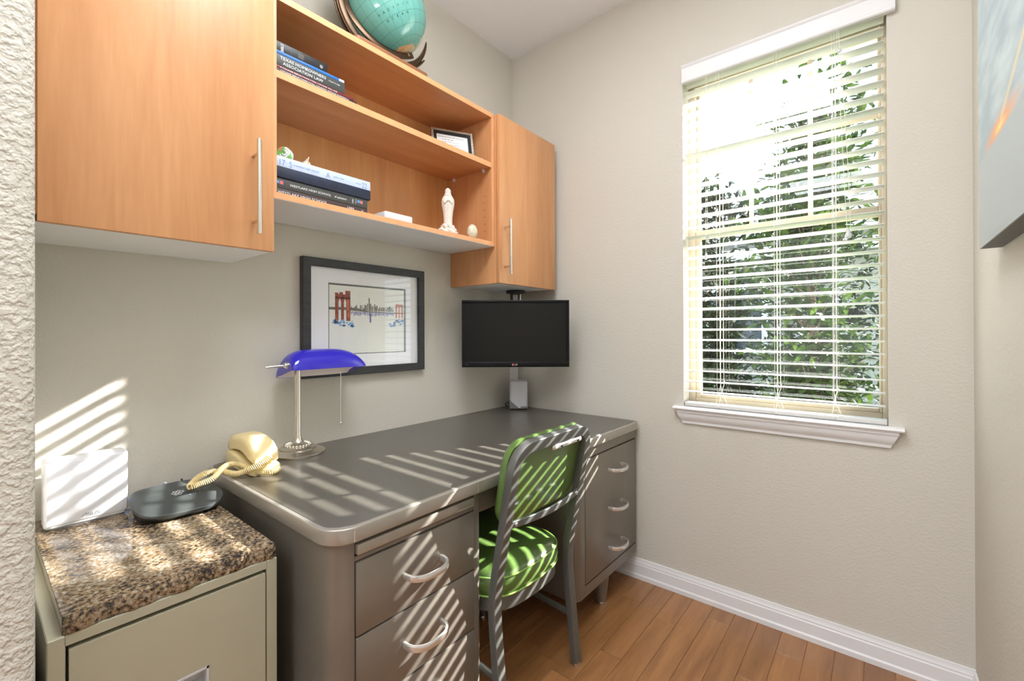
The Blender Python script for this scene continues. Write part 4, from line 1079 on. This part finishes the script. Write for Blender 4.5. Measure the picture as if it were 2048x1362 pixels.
z += .0095
k = book('book', 'thick charcoal hardback with two-line white title on the upper shelf', UP, .287, .19, YB, -1.223, z, z+.034, 'charb')
spine(k, 'spine_title', 'TEXAS HOMEOWNERS', .0125, .287, YB+.012, z+.0195, 'whiteink', 1.10); spine(k, 'spine_title', 'ASSOCIATION LAW', .0125, .287, YB+.020, z+.0055, 'whiteink', 1.10); spine(k, 'author_line', 'Gregory S. Cagle', .0058, .287, -1.279, z+.019, 'whiteink', .95)
z += .0345
k = book('book', 'thin bright blue book under the black one on the upper shelf', UP, .286, .17, YB, -1.224, z, z+.0095, 'blueb'); obj('pale_end', B().box(.2860, .2863, -1.243, -1.2255, z+.001, z+.0085), M['whiteink'], k)
z += .010
k = book('book', 'short black leather book on top of the upper shelf stack', UP, .282, .15, YB, -1.280, z, z+.029, 'blackb')
for i in range(3): obj('spine_print', B().box(.282, .2823, -1.374, -1.356, z+.007+.005*i, z+.0095+.005*i), M['taupe'], k)
obj('spine_title', B().text('BIBLE', .0115, frame((.2824, YB+.024, z+.001), (0, 0, 1), (0, -1, 0)), 'LEFT', .0001, 0, .85), M['whiteink'], k)
obj('round_seal', B().cyl((.282, -1.301, z+.012), (.2824, -1.301, z+.012), .0055, seg=20), M['gplastic'], k)
for dy in (0, .004): obj('spine_rule', B().box(.282, .2823, -1.395+dy*8, -1.3945+dy*8, z+.002, z+.027), M['inkgrey'], k)

z = 1.567
k = book('book', 'dark brown yearbook at the bottom of the lower shelf stack', LO, .250, .22, YB, -1.116, z, z+.027, 'brownb')
spine(k, 'spine_title', 'WESTLAKE HIGH SCHOOL', .0105, .250, YB+.020, z+.012, 'whiteink', 1.25); spine(k, 'spine_title', '1989', .0105, .250, -1.196, z+.012, 'whiteink', 1.3); spine(k, 'spine_number', '19', .009, .250, -1.142, z+.012, 'whiteink')
z += .0275
k = book('book', 'charcoal yearbook with WESTLAKE HIGH SCHOOL title under the navy book'.replace('WESTLAKE HIGH SCHOOL ', 'white '), LO, .250, .22, YB, -1.116, z, z+.031, 'charb')
spine(k, 'spine_title', 'WESTLAKE HIGH SCHOOL', .0100, .250, YB+.056, z+.0115, 'whiteink', 1.12); spine(k, 'spine_title', 'el paisano', .0105, .250, -1.240, z+.0115, 'whiteink', 1.05)
obj('spine_year', B().text('1991', .0085, frame((.2503, -1.170, z+.006), (0, 0, 1), (0, -1, 0)), 'LEFT', .0001), M['whiteink'], k)
obj('spine_volume', B().text('VOL 22', .0048, frame((.2503, -1.160, z+.008), (0, 0, 1), (0, -1, 0)), 'LEFT', .0001), M['whiteink'], k)
for y_ in (YB+.022, -1.150):
    obj('blue_square', B().box(.250, .2503, y_-.006, y_+.003, z+.013, z+.022), M['ltblue'], k); obj('pink_square', B().box(.250, .2503, y_+.0045, y_+.0145, z+.012, z+.022), M['pink'], k)
z += .0315
k = book('book', 'plain navy cloth book below the pale blue one', LO, .254, .23, YB, -1.106, z, z+.032, 'navyb')
z += .0325
k = book('book', 'pale blue yearbook on top of the lower shelf stack', LO, .254, .23, YB, -1.107, z, z+.031, 'paleb')
spine(k, 'spine_title', 'westlake high school', .0085, .254, YB+.065, z+.012, 'navyink', 1.15); spine(k, 'spine_place', 'austin, texas', .0075, .254, -1.245, z+.012, 'navyink'); spine(k, 'spine_volume', 'volume 19', .006, .254, -1.165, z+.012, 'navyink')
for i, (dy, ch) in enumerate(((.020, '17'), (.052, 'S'), (.082, 'U'), (.112, 'S'), (.14, 'T'), (.17, 'A'), (.20, 'I'), (.23, 'N'), (.262, 'S'), (.30, '22'))):
    spine(k, 'pale_letter', ch, .026, .25385, YB+dy, z+.004, 'paleb2' if 'paleb2' in M else 'navyink', .8) if i in (0, 1, 5, 9) else None
ztop = z+.031
SN = thing('snail_shell', 'glossy green and pink spiral glass snail shell on the pale blue book', 'ornament', (.205, -1.378, ztop))
b = B(); sc = Vector((.205, -1.378, ztop+.026)); spn = Vector((.75, -.66, 0)).normalized(); su = Vector((.66, .75, 0)).normalized(); sv = Vector((0, 0, 1))
pts = []; rad = []
for i in range(120):
    a = i/119*2*PI*2.6; r_ = .0015+.0180*(i/119)**1.05; pts.append(sc+su*r_*math.cos(a+.6)+sv*r_*math.sin(a+.6)+spn*(.010*(1-i/119)+.008)); rad.append(.0018+.0048*(i/119))
b.tube(pts, rad, 10); b.sph(sc-spn*.006, .0235, 24, 14, (.85, .95, 1)); obj('shell', b, M['snail'], SN, smooth=1.0)
CO = thing('conch_shell', 'small cream pointed sea shell beside the spiral snail shell', 'shell', (.195, -1.314, ztop))
b = B(); b.lathe([(0, .036), (.0025, .030), (.002, .028), (.006, .020), (.005, .018), (.010, .010), (.009, .007), (.012, -.002), (.008, -.010), (0, -.013)], (0, 0, 0), 16, Matrix.Translation((.195, -1.314, ztop+.0115)) @ Matrix.Rotation(-.35, 4, 'X') @ Matrix.Rotation(.3, 4, 'Y'))
b.sph((.203, -1.301, ztop+.009), .010, 12, 8, (.8, 1, .9)); b.sph((.199, -1.300, ztop+.020), .006, 10, 8, (.8, .8, 1.3)); obj('shell', b, M['shellm'], CO, smooth=1.0)

# small things further right on the shelves
WB = thing('white_device', 'flat white box lying on the lower shelf near the middle', 'device', (.20, -.98, 1.5667))
b = B(); b.prism(rrect(.130, .262, -1.052, -.926, .008, 4), 1.5667, 1.600, 'z', .003, 2); obj('case', b, M['wplastic'], WB)
obj('side_port', B().box(.18, .22, -1.0535, -1.0515, 1.574, 1.584), M['gplastic'], WB)
ST = thing('statuette', 'white praying robed figurine on a rocky base on the lower shelf', 'figurine', (.235, -.722, 1.5667))
sx_, sy_ = .235, -.722
b = B()
prof = [(.0175, 0.030), (.0170, .045), (.0180, .075), (.0215, .105), (.0255, .125), (.0270, .138), (.0255, .152), (.0200, .164), (.0130, .172), (.0110, .178)]
def stat(u, v):
    i = u*(len(prof)-1); k_ = min(int(i), len(prof)-2); f = i-k_; r_ = prof[k_][0]*(1-f)+prof[k_+1][0]*f; z_ = prof[k_][1]*(1-f)+prof[k_+1][1]*f
    a = 2*PI*v; fold = 1+.05*math.cos(9*a)*(1-u)
    lx, ly = r_*.72*math.cos(a)*fold, r_*math.sin(a)*fold
    return Vector((sx_+.8*lx+.6*ly*1, sy_-.6*lx+.8*ly, 1.5667+z_))
b.grid(stat, 40, 40, False, True)
b.sph((sx_, sy_, 1.5667+.184), .0140, 18, 14, (.95, .95, 1.22)); b.sph((sx_, sy_, 1.5667+.170), .0165, 16, 10, (.9, 1, .75))
obj('figure', b, M['ceramic'], ST, smooth=1.2)
nd = Vector((.8, -.6, 0))
b = B(); b.sph(Vector((sx_, sy_, 1.5667+.186))+nd*.0055, .0085, 12, 8, (1, 1, 1.3)); obj('face', b, M['ceramic'], ST, smooth=1.2)
b = B()
for s_ in (-1, 1):
    q = Vector((.6, .8, 0))*s_
    b.tube([Vector((sx_, sy_, 1.5667+.150))+q*.020+nd*.006, Vector((sx_, sy_, 1.5667+.132))+q*.013+nd*.016, Vector((sx_, sy_, 1.5667+.146))+q*.002+nd*.021], [.0055, .0050, .0035], 8)
b.tube([Vector((sx_, sy_, 1.5667+.142))+nd*.021, Vector((sx_, sy_, 1.5667+.156))+nd*.0195], [.0042, .0018], 8)
obj('praying_arms', b, M['ceramic'], ST, smooth=1.2)
b = B(); rk = random.Random(5)
for i in range(46):
    a = rk.uniform(0, 2*PI); h_ = rk.random(); r_ = .036*(1-.55*h_)*rk.uniform(.6, 1.0)
    b.sph((sx_+r_*math.cos(a), sy_+1.05*r_*math.sin(a), 1.5667+.0135+.030*h_), rk.uniform(.007, .012), 6, 4, (1, 1, rk.uniform(.6, 1.1)))
b.lathe([(0, 0), (.036, 0), (.036, .012), (.024, .03), (0, .036)], (sx_, sy_, 1.5667), 18); obj('rocky_base', b, M['ceramic'], ST, smooth=.25)
EG = B(); egp = [(0, 0)]
for i in range(1, 24):
    a = PI*i/24; egp.append((.0235*math.sin(a)*(1+.10*math.cos(a)), .033-.033*math.cos(a)))
egp.append((0, .066)); EG.lathe(egp, (0, 0, 0), 28, Matrix.Translation((.262, -.604, 1.5667)))
obj('stone_egg', EG, M['eggm'], None, label='speckled cream stone egg at the right end of the lower shelf', cat='egg', loc=(.262, -.604, 1.5667), smooth=1.5)
# little photo frame with a handwritten note
fr = frame((.150, -.733, 1.9325), Vector((.09, .17, 0)), Vector((-.035*.88, .035*.47, .13)))
FRT = thing('note_frame', 'small silver beaded frame with a handwritten note on the upper shelf', 'photo frame', mtx=fr)
FW, FH = .190, .134
b = B(); b.box(0, FW, 0, FH, -.010, -.004); obj('backing', b, M['black'], FRT, local=True)
b = B(); b.box(0, FW, 0, .010, -.004, .004); b.box(0, FW, FH-.010, FH, -.004, .004); b.box(0, .010, .010, FH-.010, -.004, .004); b.box(FW-.010, FW, .010, FH-.010, -.004, .004)
for i in range(24):
    for y_ in (.005, FH-.005): b.sph((.004+i*(FW-.008)/23, y_, .004), .0036, 6, 4)
for i in range(17):
    for x_ in (.005, FW-.005): b.sph((x_, .004+i*(FH-.008)/16, .004), .0036, 6, 4)
obj('beaded_border', b, M['silver'], FRT, local=True)
b = B(); b.box(.010, FW-.010, .010, .024, -.004, .001); b.box(.010, FW-.010, FH-.024, FH-.010, -.004, .001); b.box(.010, .024, .024, FH-.024, -.004, .001); b.box(FW-.024, FW-.010, .024, FH-.024, -.004, .001); obj('inner_border', b, M['ink'], FRT, local=True)
obj('note', B().box(.024, FW-.024, .024, FH-.024, -.004, -.002), M['matboard'], FRT, local=True)
b = B()
for i, ln in enumerate(('If you see me on the wall, look up at the', 'shining wide night', 'The light will find you, love', 'it is only the very beginning', 'and it')):
    b.text(ln, .0082, Matrix.Translation((.030+.006*(i % 2)+(.012 if i else 0), FH-.038-.0125*i, -.0019)), 'LEFT', .0001, .35, .88)
obj('handwriting', b, M['ink'], FRT, local=True)
obj('easel_leg', B().box(.085, .105, 0, .10, -.040, -.037, mtx=Matrix.Translation((0, 0, 0))), M['black'], FRT, local=True) if False else None
b = B(); b.sph((.250, -.541, 1.9330), .0095, 12, 8, (1, 1.1, .95)); b.sph((.256, -.535, 1.9390), .006, 10, 6, (1, .8, 1.1)); b.lathe([(0, .014), (.004, .004), (.006, -.002), (0, -.004)], (0, 0, 0), 10, Matrix.Translation((.243, -.549, 1.9345)) @ Matrix.Rotation(1.1, 4, 'X'))
obj('sea_shell', b, M['shellm'], None, label='tiny cream sea shell right of the beaded frame on the upper shelf', cat='shell', loc=(.250, -.541, 1.9238), smooth=1.2)

# ------------------------------------------------------------------ sunset canvas on the right wall
CV = thing('canvas_print', 'large unframed sunset canvas on the right wall', 'picture', (1.8314, -1.036, 1.355))
b = B(); b.box(1.8345, WX-.0005, -1.637, -.437, 1.357, 2.15); obj('stretcher_wrap', b, mat('canvas_side', (108, 108, 108), .7), CV)
obj('print', B().box(1.8320, 1.8346, -1.637, -.437, 1.357, 2.15), M['sunset'], CV)

# ------------------------------------------------------------------ outside: lawn, neighbour house, trees
obj('ground', B().box(-14, 12, .28, 22, -.30, -.20), M['lawn'], kind='structure')
HS = thing('house', 'neighbouring house with grey lap siding seen behind the trees', 'house', (-1.0, 8.2, -.2))
obj('wall', B().box(-7.5, 4.5, 8.3, 8.6, -.2, 2.7), M['siding'], HS)
b = B()
sd0 = None
for i in range(17):
    q = B().prism([(0, 0), (-.035, 0), (-.012, .17), (0, .17)], -7.5, 4.5, 'x')
    if sd0 is None: sd0 = obj('siding_board', q, M['siding'], HS, local=True)
    else: q.bm.free(); 
    s_ = sd0 if i == 0 else inst('siding_board', sd0, HS)
    s_.location = (1.0, 8.3-8.2, .02+i*.17)
obj('fascia', B().box(-7.6, 4.6, 7.85, 7.9, 2.6, 2.8), M['under'], HS); obj('soffit', B().box(-7.6, 4.6, 7.88, 8.6, 2.66, 2.70), M['under'], HS)
obj('roof', B().prism([(7.8, 2.8), (11.5, 4.6), (11.5, 4.7), (7.8, 2.92)], -7.8, 4.8, 'x'), M['shingle'], HS)
wf = obj('window', B().box(-1.3, -.1, 8.20, 8.28, .7, 2.1, .01), M['under'], HS); obj('pane', B().box(-1.2, -.2, 8.185, 8.205, .8, 2.0), M['pane'], wf)

LEAF = {}
def leaf_mesh(L_, Wd):
    prof = [(0, 0), (.25, .75), (.5, 1), (.75, .7), (1, 0)]
    return [(t*L_, Wd*w, .10*L_*t*t) for t, w in prof]
def tree(label, cx, cy, z0, z1, rx, ry, nleaf, seed, mt_, dens_top, L_=.13):
    r_ = random.Random(seed)
    tr = thing('tree', label, 'tree', (cx, cy, -.2), 0, 'garden trees outside the window')
    bt = B(); bt.tube([(cx, cy, -.2), (cx+.03, cy, .6), (cx-.02, cy+.02, z0+.6*(z1-z0))], [.05, .04, .02], 8); obj('trunk', bt, M['bark'], tr)
    br = B(); tips = []
    for i in range(60):
        h_ = r_.random(); zz = z0+(z1-z0)*(h_**dens_top); a = r_.uniform(0, 2*PI); k_ = math.sqrt(max(.05, 1-((zz-(z0+z1)/2)/((z1-z0)/2))**2*.7)); q = math.sqrt(r_.random())
        tip = Vector((cx+rx*k_*q*math.cos(a), cy+ry*k_*q*math.sin(a), zz)); st_ = Vector((cx, cy, max(.2, zz-.45)))
        br.tube([st_, st_.lerp(tip, .55)+Vector((0, 0, .08)), tip], [.011, .007, .003], 5); tips.append((st_, tip))
    obj('branches', br, M['bark'], tr, kind='stuff')
    def place():
        a, c = tips[r_.randrange(len(tips))]; t_ = r_.uniform(.35, 1.1)
        p = a.lerp(c, t_)+Vector((r_.gauss(0, .11), r_.gauss(0, .11), r_.gauss(0, .10)))
        d_ = Vector((r_.gauss(0, 1), r_.gauss(0, 1), r_.gauss(.25, .6))).normalized(); up = Vector((r_.gauss(0, .5), r_.gauss(0, .5), 1)).normalized(); s_ = d_.cross(up)
        if s_.length < .1: s_ = Vector((1, 0, 0))
        s_.normalize(); n_ = s_.cross(d_); k_ = r_.uniform(.7, 1.25)
        m_ = Matrix((d_*k_, s_*k_, n_*k_)).transposed().to_4x4(); m_.translation = p; return m_
    V, F = [], []
    prof = [(0, 0), (.28, .8), (.55, 1), (.8, .62), (1, 0)]
    Wd = L_*.17
    base = [Vector((0, 0, 0))]+[Vector((t*L_, Wd*w, -.12*L_*t*t)) for t, w in prof[1:4]]+[Vector((L_, 0, -.14*L_))]+[Vector((t*L_, -Wd*w, -.12*L_*t*t)) for t, w in prof[3:0:-1]]
    mid = [Vector((t*L_, 0, -.12*L_*t*t-.02*L_)) for t in (.28, .55, .8)]
    vb = base+mid   # 0, 1..3, 4, 5..7, 8..10
    fb = [(0, 8, 1), (1, 8, 9, 2), (2, 9, 10, 3), (3, 10, 4), (0, 7, 8), (7, 6, 9, 8), (6, 5, 10, 9), (5, 4, 10)]
    for i in range(nleaf):
        m_ = place(); o_ = len(V); V += [tuple(m_ @ v-Vector((cx, cy, -.2))) for v in vb]; F += [tuple(o_+j for j in f) for f in fb]
    me = bpy.data.meshes.new('foliage'); me.from_pydata(V, [], F); me.materials.append(M[mt_]); me.polygons.foreach_set('use_smooth', [True]*len(me.polygons))
    fo = bpy.data.objects.new('foliage', me); COL.objects.link(fo); fo.parent = tr; fo['kind'] = 'stuff'
    lm = bpy.data.meshes.new('leaf'); lm.from_pydata([tuple(v) for v in vb], [], fb); lm.materials.append(M[mt_])
    for i in range(110):
        m_ = place(); o_ = bpy.data.objects.new('leaf', lm); COL.objects.link(o_); o_.parent = tr; m_.translation -= Vector((cx, cy, -.2)); o_.matrix_local = m_
tree('leafy green tree nearest the window, standing right of its middle', 1.18, 2.7, .55, 3.35, .52, .55, 3600, 11, 'leaf', 1.25)
tree('leafy tree behind the left half of the window', .05, 4.2, .3, 3.05, .80, .55, 4400, 12, 'leaf2', 1.35)
tree('tall back tree between the window and the grey house', .98, 5.9, .3, 4.4, .85, .75, 4200, 13, 'leaf2', 1.3, .15)
tree('low dark bushy tree at the far left outside the window', -1.15, 6.1, .1, 3.7, .85, .75, 4200, 14, 'leaf2', 1.4, .15)
